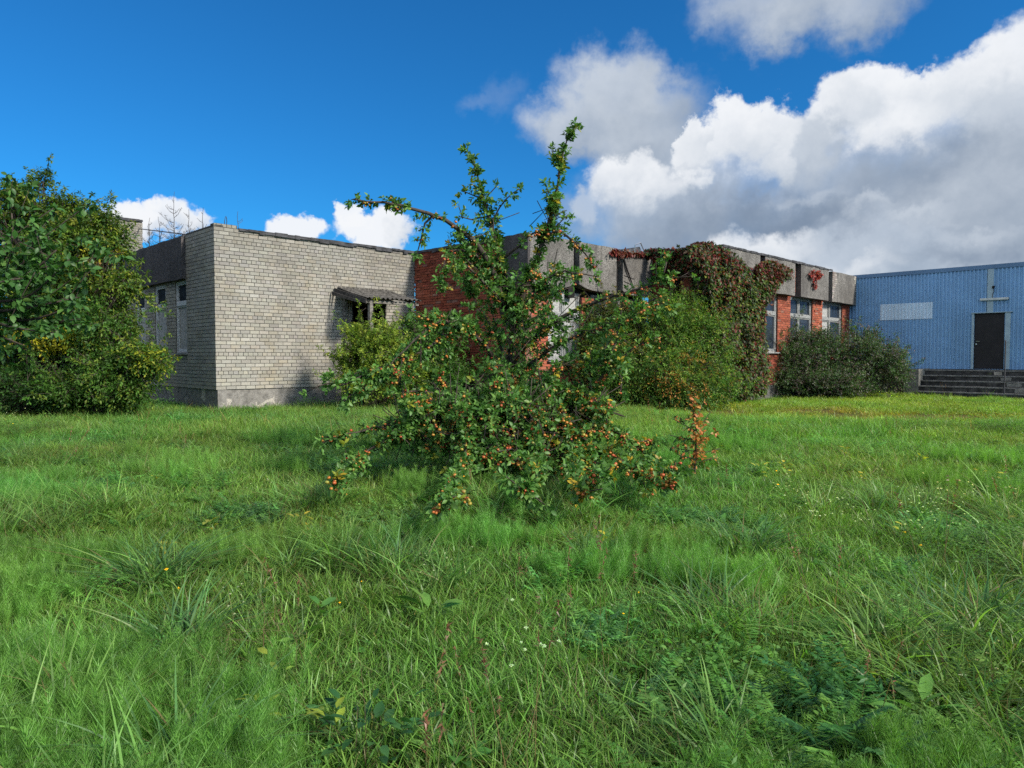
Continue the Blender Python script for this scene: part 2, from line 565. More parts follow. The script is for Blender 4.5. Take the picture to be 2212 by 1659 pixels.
for i, (a, b, c, e) in enumerate(wins):
    window(gb, W_GB, a, b, c, e, d=-.075, transom=.32, low='board', high='dirty_glass', sash=True, fmat='frame_pale')
# courses of header bricks that finish the corner pier
brick_wall('parapet', W_GA, .62, ROOF, ROOF+.09, grey_col, M['grey_brick'], M['mortar_grey'], gb, header=1, bh=.09)
mb = MB(); mb.wbox(W_GB, .0, 1.91, -.24, -.012, ROOF, ROOF+.05); mb.build('parapet_cap', M['mortar_grey'], gb)
felt_edge('roof_edge', W_GA, .64, 6.27, ROOF, gb)
felt_edge('roof_edge', W_GB, 1.94, 8.0, ROOF-.03, gb, drop=.05)
back = (-R2, R2)
gpoly = [addv(addv(P0, A, .1), NA, -.1), addv(P1, NA, -.1), addv(P1, NA, -8.0), addv(addv(P0, NA, -8.0), A, .1)]
slab('roof', gpoly, ROOF-.2, ROOF-.06, M['felt'], gb)
mb = MB()
mb.wbox(W_GA, .05, 6.25, -8.0, -7.8, 0, ROOF-.2); mb.wbox(W_GA, 6.1, 6.25, -7.8, -.3, 0, ROOF-.2)
mb.wbox(W_GA, .3, 6.1, -2.5, -2.4, 0, ROOF-.2)
mb.build('inner_wall', M['interior'], gb)
mb = MB(); mb.wbox(W_GA, .3, 6.1, -7.8, -.28, .5, .74); mb.build('floor_slab', M['interior'], gb)
mb = MB()
for a, b in ((4.02, 4.10), (5.10, 5.18)): mb.wbox(W_GA, a, b, -.2, -.08, .76, 3.07, (1, 1, 1), 0, .004)
mb.wbox(W_GA, 4.10, 5.10, -.2, -.08, 2.98, 3.07, (1, 1, 1), 0, .004)
dfr = mb.build('door_frame', M['wood_dark'], gb)

# ---- lean-to porch on the grey wall
pl = W_GA(4.4, .8, 0)
po = thing('porch', 'collapsing timber porch with corrugated roof over the dark doorway', 'porch', pl)
mb = MB()
ns, ncor = 54, 12
S0, S1 = 3.52, 5.34
for side in (0, 1):
    vs = []
    for i in range(ns+1):
        s = S0+(S1-S0)*i/ns
        wv = .026*math.sin(2*math.pi*i/ns*ncor)
        for j in range(5):
            t = j/4
            d = .02+1.56*t
            sag = -.045*math.sin(math.pi*t)*(1+.5*math.sin(s*3)) + (.03*(i/ns) if 1 else 0)
            vs.append(W_GA(s, d, 3.46-.40*t+wv+sag-(.012 if side else 0)))
    fs = [(i*5+j, (i+1)*5+j, (i+1)*5+j+1, i*5+j+1) for i in range(ns) for j in range(4)]
    mb.add(vs, fs)
mb.build('roof_sheet', M['asbestos'], po)
for (s, d, zt) in ((3.74, .06, 3.36), (3.70, 1.42, 3.0), (5.1, 1.42, 3.02)):
    mb = MB(); mb.wbox(W_GA, s-.05, s+.05, d-.05, d+.05, 0.0, zt, (1, 1, 1), 0, .006); mb.build('post', M['wood'], po)
mb = MB()
mb.wbox(W_GA, 3.5, 5.32, 1.37, 1.47, 2.93, 3.02, (1, 1, 1), 0, .01)
mb.build('beam', M['wood'], po)
mb = MB()
for s in (3.6, 4.4, 5.2):
    mb.box8([W_GA(s-.03, .04, 3.32), W_GA(s-.03, 1.5, 2.96), W_GA(s+.03, 1.5, 2.96), W_GA(s+.03, .04, 3.32), W_GA(s-.03, .04, 3.41), W_GA(s-.03, 1.5, 3.02), W_GA(s+.03, 1.5, 3.02), W_GA(s+.03, .04, 3.41)])
mb.build('rafter', M['wood_dark'], po)
mb = MB()
mb.box8([W_GA(3.40, .03, 3.30), W_GA(3.46, 1.55, 2.90), W_GA(3.49, 1.55, 2.90), W_GA(3.43, .03, 3.30), W_GA(3.40, .03, 3.42), W_GA(3.46, 1.55, 3.03), W_GA(3.49, 1.55, 3.03), W_GA(3.43, .03, 3.42)])
mb.box8([W_GA(3.30, .05, 3.22), W_GA(3.40, 1.3, 2.93), W_GA(3.43, 1.3, 2.93), W_GA(3.33, .05, 3.22), W_GA(3.30, .05, 3.32), W_GA(3.40, 1.3, 3.0), W_GA(3.43, 1.3, 3.0), W_GA(3.33, .05, 3.32)])
mb.build('barge_board', M['wood_dark'], po)
mb = MB()
for k in range(5): mb.wbox(W_GA, 3.75, 5.1, .1+k*.27, .34+k*.27, .66, .70, (1, 1, 1), 0, .012)
mb.build('deck', M['wood_dark'], po)
mb = MB()
for s in (4.0, 5.0):
    mb.wbox(W_GA, s-.19, s+.19, .9, 1.4, 0, .63, (1, 1, 1), 0, .01)
mb.build('brick_foot', M['grey_brick'], po)
mb = MB()
for a, b in (((4.2, 1.5, .62), (4.5, 2.1, .1)), ((4.45, 1.45, .45), (5.1, 1.75, .3)), ((4.3, 1.6, .3), (5.0, 1.6, .5))):
    mb.tube([W_GA(*a), W_GA(*b)], [.035, .03], 4)
mb.build('fallen_plank', M['wood_dark'], po)

# ---- grey tower behind
tw_c = at(309, 540, 31.0)
tw = thing('brick_tower', 'grey brick stair tower rising over the roof behind the shrubs', 'tower', (tw_c.x, tw_c.y, 0))
W_T = wallfn((tw_c.x-4.2*R2, tw_c.y-4.2*R2), A, NA)
W_TB = wallfn((tw_c.x-4.2*R2, tw_c.y-4.2*R2), BL, NB)
tz = at(309, 477, 31.0).z
brick_wall('tower_wall', W_T, 4.2, 0, tz, grey_col, M['grey_brick'], M['mortar_grey'], tw)
brick_wall('tower_wall', W_TB, 4.2, 0, tz, grey_col, M['grey_brick'], M['mortar_grey'], tw)
slab('roof', [addv((tw_c.x-4.2*R2, tw_c.y-4.2*R2), (0, 1), .1), addv((tw_c.x, tw_c.y), (-1, 0), .1), (tw_c.x-4.2*R2, tw_c.y+4.2*R2), (tw_c.x-8.4*R2, tw_c.y)], tz-.2, tz-.02, M['felt'], tw)
felt_edge('roof_edge', W_T, 0, 4.2, tz, tw)

# ---- red brick wing
rb = thing('red_brick_building', 'red brick abandoned block with three grey fascia panels behind the apple tree', 'building', (P2[0], P2[1], 0))
brick_wall('side_wall', W_RB, 4.86, .55, ROOF-.02, red_col, M['red_brick'], M['mortar_red'], rb, bl=.26, bh=.078, header=0, lumps=.22, jit=.004, ragged=True, proud=.02)
mb = MB(); mb.wbox(W_RB, 0, 4.8, -.3, -.04, -.3, .55); mb.wbox(W_RA, 0.04, 5.74, -.33, -.06, -.3, .55); mb.build('plinth', M['plinth_dark'], rb)
felt_edge('roof_edge', W_RB, .05, 3.9, ROOF-.02, rb, d0=-.3)
ops = [(.95, 2.42, 1.35, 3.3), (3.0, 4.4, 1.35, 3.3), (4.95, 5.7, 1.35, 3.3)]
brick_wall('front_wall', W_RA, 5.76, .55, 3.18, red_col, M['red_brick'], M['mortar_red'], rb, ops, bh=.078, header=0, lumps=.05, d0=-.04, s_start=.05)
mb = MB(); mb.wbox(W_RA, 0.3, 5.76, -.40, -.22, 3.05, ROOF-.1); mb.build('dark_band', M['blackening'], rb)  # plain black band behind the panels and above the openings
panel('fascia_panel', W_RB, 3.90, 5.02, -.1, .08, 3.40, ROOF, M['panel_shaded'], rb)
for (a, b, ch) in ((.02, 1.80, ((0, .03), (5, .03), (6, .12))), (2.06, 3.82, ((0, .16), (1, .07), (2, .02))), (4.15, 5.74, ((0, .10), (1, .04)))):
    panel('fascia_panel', W_RA, a, b, -.12, .16, 3.37, ROOF+.0, M['panel'], rb, ch)
for s in (1.92, 3.98):
    mb = MB(); mb.wbox(W_RA, s-.14, s+.14, -.2, -.02, 3.15, ROOF+.03, (1, 1, 1), 0, .008); mb.build('gap_shade', M['blackening'], rb)  # black strip stands in for the shade in the gap between panels
# exposed reinforcement and dangling cable on the third panel's broken corner
mb = MB()
for k in range(3): mb.tube([W_RA(4.2, .17+.004*k, 3.95-k*.18), W_RA(4.75-.1*k, .172, 3.88-k*.2)], [.008]*2, 4)
mb.tube([W_RA(4.16, .19, 4.45), W_RA(4.28, .21, 4.15), W_RA(4.5, .2, 3.85), W_RA(4.75, .19, 3.5), W_RA(4.95, .19, 3.36)], [.025, .03, .02, .016, .012], 5)
mb.build('hanging_cable', M['blackening'], rb)
for i, (a, b, c, e) in enumerate(ops):
    window(rb, W_RA, a, b, c, e, d=-.16, transom=.34, split=.5, low='board', high='glass' if i else 'board')
rpoly = [addv(addv(P1, NB, -.1), (0, 1), .1), addv(addv(P2, NA, -.16), NB, -.1), addv(addv(P3, NA, -.16), A, -.05), addv(P3, NA, -10), addv(P1, NA, -8)]
slab('roof', rpoly, ROOF-.22, ROOF-.08, M['felt'], rb)
felt_edge('roof_edge', W_RA, .1, 5.7, ROOF+.012, rb, d0=-.2, d1=-.06)
mb = MB(); mb.wbox(W_RA, .3, 9.5, -3.2, -3.1, 0, ROOF-.22); mb.build('inner_wall', M['interior'], rb)

# ---- red end wing with windows
eb = thing('red_brick_building', 'red brick wing with tall glazed windows and creeper, beside the blue hall', 'building', (P4[0], P4[1], 0))
brick_wall('side_wall', W_EB, 2.376, .5, ROOF-.02, red_col, M['red_brick'], M['mortar_red'], eb, bh=.078, header=0, lumps=.15, proud=.02)
eops = [(.5, 2.2, 1.62, 3.62), (3.28, 4.44, 1.62, 3.62), (5.46, 7.40, 1.62, 3.62), (8.34, 10.38, 1.62, 3.62)]
brick_wall('front_wall', W_EA, 11.21, .5, 3.70, red_col, M['red_brick'], M['mortar_red'], eb, eops, bh=.078, header=0, lumps=.05, d0=-.05, s_start=.05)
mb = MB(); mb.wbox(W_EB, 0, 2.3, -.3, -.05, -.3, .5); mb.wbox(W_EA, .05, 11.2, -.33, -.075, -.3, .5); mb.build('plinth', M['plinth_dark'], eb)
mb = MB(); mb.wbox(W_EA, .3, 11.2, -.33, -.12, 3.70, ROOF-.1); mb.build('lintel', M['red_brick'], eb)
for (a, b) in ((.03, 2.55), (2.9, 5.24), (5.74, 8.25), (8.62, 11.17)):
    panel('fascia_panel', W_EA, a, b, -.118, .20, 3.60, ROOF+.02, M['panel'], eb)
for s in (2.72, 5.49, 8.43):
    brick_wall('pilaster', W_EA, s+.2, 3.70, ROOF-.06, (lambda x, z: vary((.33, .30, .27), .35, .05)) if s > 8 else red_col, M['red_brick'], M['mortar_red'], eb, bh=.078, header=0, s_start=s-.2, d0=.02, thick=.1, jit=.006)
# bricks laid bare at the top corners of the last panel
m1, m2 = MB(), MB()
for k in range(13):
    z = 3.72+k*.08
    w = max(.05, .52-.05*abs(k-9)-random.uniform(0, .12))
    x = 8.62
    while x < 8.62+w:
        e = min(x+.13, 8.62+w+.03); m1.wbox(W_EA, x+.004, e-.008, .198, .207+random.uniform(0, .006), z, z+.068, vary((.42, .39, .35), .25), 0, .003); x += .13
    if k > 4:
        w = max(.04, .05*(k-4)*random.uniform(.4, .9)); m2.wbox(W_EA, 11.17-w, 11.16, .198, .206, z, z+.068, vary((.44, .41, .37), .2), 0, .003)
m1.build('bare_brick', M['red_brick'], eb); m2.build('bare_brick', M['red_brick'], eb)
for i, (a, b, c, e) in enumerate(eops):
    window(eb, W_EA, a, b, c, e, d=-.13, transom=.34, split=None if i < 2 else (.44 if i == 2 else .42), low='glass' if i < 3 else ('board', 'glass'), high='glass' if i < 3 else ('board', 'glass'))
epoly = [addv(addv(P3, NB, -.1), (0, 1), .1), addv(addv(P4, NA, -.16), NB, -.1), addv(addv(P5, NA, -.16), A, -.05), addv(P5, NA, -10), addv(P3, NA, -9)]
slab('roof', epoly, ROOF-.22, ROOF-.08, M['felt'], eb)
felt_edge('roof_edge', W_EA, .1, 8.6, ROOF+.045, eb, d0=-.25, d1=.22, drop=.04)
felt_edge('roof_edge', W_EB, .1, 2.3, ROOF-.005, eb, d0=-.3)
mb = MB(); mb.wbox(W_EA, .3, 11.1, -2.2, -2.1, 0, ROOF-.22); mb.build('inner_wall', M['interior'], eb)

# ---- dark skylight hump on the red roof
sk = thing('roof_hatch', 'slanted dark roof hatch poking above the creeper on the red roof', 'hatch', W_RA(4.9, -1.0, ROOF-.08))
mb = MB()
mb.box8([W_RA(4.6, -2.2, ROOF-.08), W_RA(4.6, -.9, ROOF-.08), W_RA(6.9, -.9, ROOF-.08), W_RA(6.9, -2.2, ROOF-.08), W_RA(4.6, -2.0, ROOF), W_RA(4.6, -1.0, ROOF), W_RA(6.7, -1.0, ROOF+.50), W_RA(6.7, -2.0, ROOF+.50)])
mb.build('hatch_lid', M['felt'], sk)
mb = MB(); mb.tube([W_RA(6.3, -.95, ROOF), W_RA(6.28, -.9, ROOF+.5), W_RA(6.6, -.9, ROOF+.62), W_RA(6.9, -.92, ROOF+.3), W_RA(6.95, -.95, ROOF)], [.02]*5, 5); mb.build('bent_bracket', M['steel'], sk)

# ---- blue metal hall
bb = thing('blue_metal_hall', 'blue corrugated metal hall with black door and pale patch', 'building', (P5[0], P5[1], 0))
BT = 4.80; BZ = 1.0; BLEN = 15.0
def ribbed(W, s0, s1, z0, z1, d, mat, name, parent, pitch=.125, dep=.034, holes=(), bolts=()):
    mb = MB()
    for q, z in bolts: mb.wbox(W, q, q+.016, .03, .042, z, z+.016, (1, 1, 1), 1)
    s = s0
    prof = [(0, 0), (.046, 0), (.062, dep), (.109, dep), (.125, 0)]
    segs = []
    k = 0
    while s < s1-1e-6:
        for (a, da), (b, db) in zip(prof, prof[1:]):
            x0, x1 = s+a, min(s+b, s1)
            if x0 >= s1: break
            segs.append((x0, da, x1, db))
        s += pitch
    for x0, da, x1, db in segs:
        iv = [(z0, z1)]
        for (h0, h1, g0, g1) in holes:
            if h0 < (x0+x1)/2 < h1:
                nv = []
                for a, b in iv:
                    if g0 > a: nv.append((a, min(b, g0)))
                    if g1 < b: nv.append((max(a, g1), b))
                iv = nv
        for a, b in iv:
            if b-a < .01: continue
            mb.add([W(x0, d+da, a), W(x1, d+db, a), W(x1, d+db, b), W(x0, d+da, b)], [(0, 1, 2, 3)])
    return mb.build(name, [mat, M['black_paint']] if bolts else mat, parent)
DS0, DS1, DZ0, DZ1 = 4.37, 5.32, 1.01, 3.06
bolts = [(s+random.uniform(-.02, .02), z) for z in (1.3, 2.2, 3.0, 4.0, 4.5) for s in np.arange(.46, BLEN, 1.125) if not DS0-.1 < s < DS1+.2]
ribbed(W_BL, -.5, BLEN, BZ, BT-.04, 0.0, M['blue'], 'cladding', bb, holes=[(DS0, DS1, DZ0, DZ1)], bolts=bolts)
mb = MB(); mb.wbox(W_BL, -.6, DS0, -.2, -.01, -.2, BT-.03); mb.wbox(W_BL, DS1, BLEN, -.2, -.01, -.2, BT-.03); mb.wbox(W_BL, DS0, DS1, -.2, -.01, DZ1, BT-.03); mb.wbox(W_BL, DS0, DS1, -.2, -.01, -.2, DZ0)
mb.build('wall_core', M['step'], bb)
mb = MB(); mb.wbox(W_BL, -.5, BLEN, -.25, .052, BT-.04, BT+.02); mb.wbox(W_BL, -.5, BLEN, .038, .052, BT-.13, BT-.04); mb.build('roof_flashing', m_blue('blue_flashing', (.09, .17, .28)), bb)
slab('roof', [addv(P5, (0, 1), .1), addv(addv(P5, B, BLEN), (0, 1), .1), addv(addv(P5, B, BLEN), A, 12), addv(P5, A, 12)], BT-.2, BT-.06, M['felt'], bb)
mb = MB(); mb.wbox(W_BL, 0, BLEN, -12.0, -11.8, 0, BT-.2); mb.wbox(W_BL, 0.0, .2, -11.8, -.2, 0, BT-.2); mb.build('rear_wall', M['blue'], bb)
ribbed(W_BL, 1.125, 3.0, 2.93, 3.565, .016, M['blue_patch'], 'patch_sheet', bb)
ribbed(W_BL, 3.0, 3.625, 2.95, 3.60, .006, M['blue'], 'patch_sheet', bb)
def strip(a, b, c, e, name, mat, d0=.0, d1=.044):
    mb = MB(); mb.wbox(W_BL, a, b, d0, d1, c, e); return mb.build(name, mat, bb)
strip(4.76, 4.95, DZ1+.03, BT-.14, 'cover_strip', M['pale_strip'])
strip(DS0-.07, DS0, DZ0, DZ1, 'door_trim', M['pale_strip'], -.05, .05)
strip(DS1+.012, DS1+.17, DZ0, DZ1, 'door_trim', M['pale_strip'], -.05, .05)
strip(DS0-.09, DS1+.22, DZ1+.001, DZ1+.028, 'door_trim', M['pale_strip'], -.05, .075)
mb = MB(); mb.wbox(W_BL, DS0+.004, DS1-.004, -.07, -.03, DZ0+.004, DZ1-.003); dr = mb.build('door', M['black_paint'], bb)
mb = MB(); mb.tube([W_BL(DS0+.07, -.03, 2.03), W_BL(DS0+.07, .02, 2.03), W_BL(DS0+.19, .02, 2.03)], [.012]*3, 6); mb.build('handle', M['steel'], dr)
mb = MB(); mb.tube([W_BL(DS0+.07, -.03, 1.93), W_BL(DS0+.07, -.016, 1.93)], [.026]*2, 10); mb.build('lock', M['steel'], dr)
mb = MB(); mb.wbox(W_BL, 4.55, 5.42, .044, .11, 3.525, 3.60); lf = mb.build('strip_lamp', M['white'], bb)
mb = MB(); mb.wbox(W_BL, 4.57, 5.40, .046, .088, 3.505, 3.524); mb.build('diffuser', M['pale_strip'], lf)
mb = MB(); c = W_BL(4.95, .06, 3.98); mb.tube([W_BL(4.95, .03, 3.99), W_BL(4.95, .10, 3.97)], [.028, .04], 8); mb.wbox(W_BL, 4.91, 4.99, .03, .07, 4.0, 4.04); sn = mb.build('sensor', M['black_paint'], bb)
mb = MB(); mb.tube([W_BL(4.95, .05, 3.96), W_BL(4.97, .06, 3.86), W_BL(4.93, .05, 3.75), W_BL(4.92, .05, 3.61)], [.009]*4, 5); mb.build('cable', M['black_paint'], sn)
# ---- steps, cheek block, handrail
STW = wallfn(addv(P5, NB, .035), B, NB)
st = thing('concrete_steps', 'dark mossy concrete steps with chipped edges below the black door', 'steps', STW(5, .5, 0))
ss0, ss1 = 2.95, 12.0
M['tread'] = m_plinth('tread_concrete', (.19, .18, .165), (.12, .12, .10))
tread = .25; rise = .195
for k in range(5):
    d1 = .62+tread*k; z1 = .98-rise*k
    mb = MB()
    s = ss0
    while s < ss1-.01:
        e = min(ss1, s+random.uniform(.25, .6))
        if e > ss1-.2: e = ss1
        j = random.uniform(-.008, .008)
        mb.wbox(STW, s, e, (0 if k == 0 else d1-tread-.10), d1-.03+j, z1-rise-.02 if k < 4 else -.2, z1-.045, (1, 1, 1))
        s = e
    mb.build('riser', M['step'], st)
    mb = MB(); s = ss0
    while s < ss1-.01:
        e = min(ss1, s+random.uniform(.2, .5)); 
        if e > ss1-.2: e = ss1
        chip = random.random() < .12
        mb.wbox(STW, s, e-.002, (0 if k == 0 else d1-tread-.10), d1-(.04 if chip else random.uniform(0, .012)), z1-.044, z1+random.uniform(-.004, .004), (1, 1, 1), 0, .003)
        s = e
    mb.build('tread', M['tread'], st)
for (s, k, w) in ((5.15, 0, .22), (5.4, 1, .3), (5.62, 2, .42), (5.9, 3, .3)):
    d1 = .62+tread*k; z1 = .98-rise*k
    mb = MB(); mb.wbox(STW, s, s+w, d1-.06, d1+.012, z1-rise+.02, z1-.06, (1, 1, 1), 0, .012); mb.build('broken_patch', m_plinth('raw_concrete', (.30, .27, .22), (.38, .35, .3)) if k == 0 else M['cheek'], st)
ck = MB(); ck.wbox(STW, 2.42, 2.93, .0, 1.35, -.2, 1.0, (1, 1, 1), 0, .02); ck.build('cheek_block', M['cheek'], st)
hr = thing('handrail', 'thin dark handrail post standing on the concrete steps', 'handrail', STW(5.05, 1.75, 0))
mb = MB(); mb.tube([STW(5.62, 1.52, -.1), STW(5.62, 1.5, 1.2), STW(5.62, 1.5, 2.0)], [.022]*3, 6); mb.build('post', M['rail'], hr)
mb = MB(); mb.tube([STW(5.60, 1.56, 2.0), STW(5.5, .8, 2.02), STW(5.36, .05, 2.02)], [.018]*3, 6); mb.build('rail', M['rail'], hr)
# ------------------------------------------------------------------ foliage helpers
def unit(a):
    return a/np.maximum(np.linalg.norm(a, axis=1, keepdims=True), 1e-9)

def rdir(n, rs=RS):
    return unit(rs.normal(size=(n, 3)))

def leaves(name, P, D, U, L, Wd, C, mat, parent, big=False, fold=.22, curl=.18, smooth=False):
    """one mesh of leaf blades: base P, direction D, upper side towards U, length L, width Wd, colour C"""
    D = unit(D); S = unit(np.cross(D, U) + 1e-6); N = np.cross(S, D)
    n = len(P)
    if big:
        T = [(0, 0, 0), (.28, -.40, .6), (.28, 0, 0), (.28, .40, .6), (.62, -.44, .7), (.62, 0, 0), (.62, .44, .7), (1, 0, 0)]
        tri = np.array([(0, 2, 1), (0, 3, 2), (4, 5, 7), (5, 6, 7)]); quad = np.array([(1, 2, 5, 4), (2, 3, 6, 5)])
    else:
        T = [(0, 0, 0), (.5, -.5, 1), (1, 0, 0), (.5, .5, 1)]
        tri = np.array([(0, 2, 1), (0, 3, 2)]); quad = None
    k = len(T)
    V = np.empty((n, k, 3), np.float32)
    Lc, Wc = L[:, None], Wd[:, None]
    for i, (t, s, f) in enumerate(T):
        V[:, i] = P + D*Lc*t + S*Wc*s + N*(Wc*f*fold*.5 - Lc*curl*t*t)
    base = (np.arange(n)*k)[:, None, None]
    Fs = [(base + tri[None]).reshape(-1, 3)]
    if quad is not None: Fs.append((base + quad[None]).reshape(-1, 4))
    Cv = np.repeat(C[:, None, :], k, 1).reshape(-1, 3)
    return npmesh(name, V.reshape(-1, 3), Fs, Cv, mat, parent, smooth)

def palette(n, pal, rs=RS, jit=.18):
    w = np.array([p[0] for p in pal], float); w /= w.sum()
    c = np.array([p[1] for p in pal], float)
    i = rs.choice(len(pal), n, p=w)
    return c[i]*(1+rs.uniform(-jit, jit, (n, 1)))*(1+rs.uniform(-.07, .07, (n, 3)))

def sprig_leaves(P, D, Ls, k, ll, rs=RS, droop=.25, spread=1.0, flat=.6):
    """k leaves along each shoot; returns P, D, U, L arrays of leaves and index of the shoot"""
    n = len(P)
    D = unit(D)
    X = unit(np.cross(D, rdir(n, rs))); Y = np.cross(D, X)
    oP, oD, oU, oL, oI = [], [], [], [], []
    for j in range(k):
        t = (j+.6+rs.uniform(-.3, .3, n))/k
        ph = 2.4*j + rs.uniform(-.5, .5, n)
        rad = X*np.cos(ph)[:, None] + Y*np.sin(ph)[:, None]
        p = P + D*(Ls*t)[:, None]; p[:, 2] -= droop*Ls*t*t
        d = D*(.55+.5*t[:, None]) + rad*spread
        d[:, 2] -= droop*rs.uniform(.2, 1.3, n)
        u = rs.normal(size=(n, 3))*(1-flat) + np.array([0, 0, 1.0])*flat + D*.2
        oP.append(p); oD.append(d); oU.append(u); oL.append(ll*rs.uniform(.65, 1.25, n)); oI.append(np.arange(n))
    return [np.concatenate(x) for x in (oP, oD, oU, oL, oI)]

def lobe(px, py, Y, rx, ry, rd):
    c = at(px, py, Y)
    return (np.array(c), np.array((rx/F*Y, rd, ry/F*Y)))

def lobe_points(lobes, n, rs=RS, sub=12, subr=.42, inner=.25, zmin=.08):
    vol = np.array([l[1][0]*l[1][2] + l[1][0]*l[1][1] for l in lobes]); vol /= vol.sum()
    P, O = [], []
    hubs = []
    for (c, r), w in zip(lobes, vol):
        m = max(20, int(n*w))
        ns = max(4, int(sub*(.6+.5*w*len(lobes))))
        sd = rdir(ns, rs)
        sc = c + sd*r*rs.uniform(.35, .85, (ns, 1))
        sr = rs.uniform(.7, 1.3, ns)*subr
        i = rs.randint(0, ns, m)
        d = rdir(m, rs)
        rad = np.where(rs.rand(m) < inner, rs.rand(m)**.5*.8, 1-np.abs(rs.normal(0, .16, m)))
        p = sc[i] + d*r*(sr[i]*rad)[:, None]
        P.append(p); O.append(unit(d*.7 + unit((p-c)/r)*.8))
        hubs += [tuple(x) for x in sc]
    P, O = np.concatenate(P), np.concatenate(O)
    ok = P[:, 2] > zmin
    return P[ok], O[ok], hubs

def stems_mesh(name, base, hubs, parent, mat, r0=.03, rs=RS, spread=.25, every=1):
    mb = MB()
    for h in hubs[::every]:
        h = Vector(h)
        if h.z < .2: continue
        b = Vector(base) + Vector((rs.uniform(-spread, spread), rs.uniform(-spread, spread), 0)); b.z = -.05
        m1 = b.lerp(h, .35) + Vector((rs.uniform(-.12, .12), rs.uniform(-.12, .12), .15*abs(h.z)*.5))
        m2 = b.lerp(h, .72) + Vector((rs.uniform(-.12, .12), rs.uniform(-.12, .12), .1))
        mb.tube([b, m1, m2, h], [r0, r0*.75, r0*.5, r0*.2], 5)
    return mb.build(name, mat, parent, True)

def bush(name, label, cat, basept, lobes, n, k, ll, asp, pal, group=None, sub=12, subr=.42, droop=.25, up=.4, shoot=.22, mat='leaf', stems=True, r0=.025, patches=(), inner=.25, zpal=None, jit=.3, stem_every=1, part='foliage', wand=.03, wlen=1.5):
    t = thing(name, label, cat, basept, group)
    n = int(n*1.45); ll *= 1.18
    P, O, hubs = lobe_points(lobes, n, RS, sub, subr, inner)
    D = unit(O + np.array([0, 0, up]) + RS.normal(size=O.shape)*.35)
    # long loose shoots that break the outline
    nw = max(20, int(n*wand))
    wi = RS.choice(len(P), nw); wo = unit(O[wi]*.9+np.array([0, 0, .55])+RS.normal(size=(nw, 3))*.35)
    wl = RS.uniform(.25, .75, nw)*wlen
    WP, WD = [], []
    wtb = MB()
    for a_, d_, l_ in zip(P[wi], wo, wl):
        a_, d_ = Vector(a_), Vector(d_)
        b_ = a_+d_*l_+Vector((0, 0, -.22*l_*droop))
        if b_.z < .15: continue
        wtb.tube([a_-d_*.2, a_+d_*l_*.5, b_], [.007, .005, .002], 3)
        for k_ in range(int(l_/.07)):
            f_ = (k_+.5)*.07/l_
            WP.append(a_.lerp(b_, f_)); WD.append(d_*.5+Vector(RS.normal(size=3)))
    P = np.concatenate([P, np.array([tuple(x) for x in WP])]); D = np.concatenate([D, unit(np.array([tuple(x) for x in WD]))])
    m = len(P)
    Ls = shoot*RS.uniform(.5, 1.5, m); Ls[-len(WP):] *= .35
    lp, ld, lu, lL, li = sprig_leaves(P, D, Ls, k, ll, RS, droop)
    base = palette(m, pal, RS, jit)
    for (c, r, col, prob) in patches:
        dd = np.linalg.norm((P-np.array(c))/np.array(r), axis=1)
        hit = (dd < 1) & (RS.rand(m) < prob)
        base[hit] = np.array(col)*RS.uniform(.7, 1.25, (hit.sum(), 1))
    C = base[li]*(1+RS.uniform(-.18, .18, (len(li), 1)))
    leaves(part, lp, ld, lu, lL, lL*asp, C, M[mat], t)
    if stems:
        s = stems_mesh('stem', basept, hubs, t, M['bark'], r0, RS, .3, stem_every)
        mb = MB()
        for i in RS.choice(m, min(m, 900), replace=False):
            e = Vector(P[i]) + Vector(D[i])*Ls[i]
            mb.tube([P[i]-D[i]*.15, P[i], e], [.006, .005, .002], 3)
        mb.v, o_ = mb.v, len(mb.v)
        mb.add(wtb.v, wtb.f)
        mb.build('twig', M['bark'], t)
    return t

GREENS = [(5, (.045, .11, .018)), (3, (.065, .14, .02)), (2, (.03, .075, .015))]

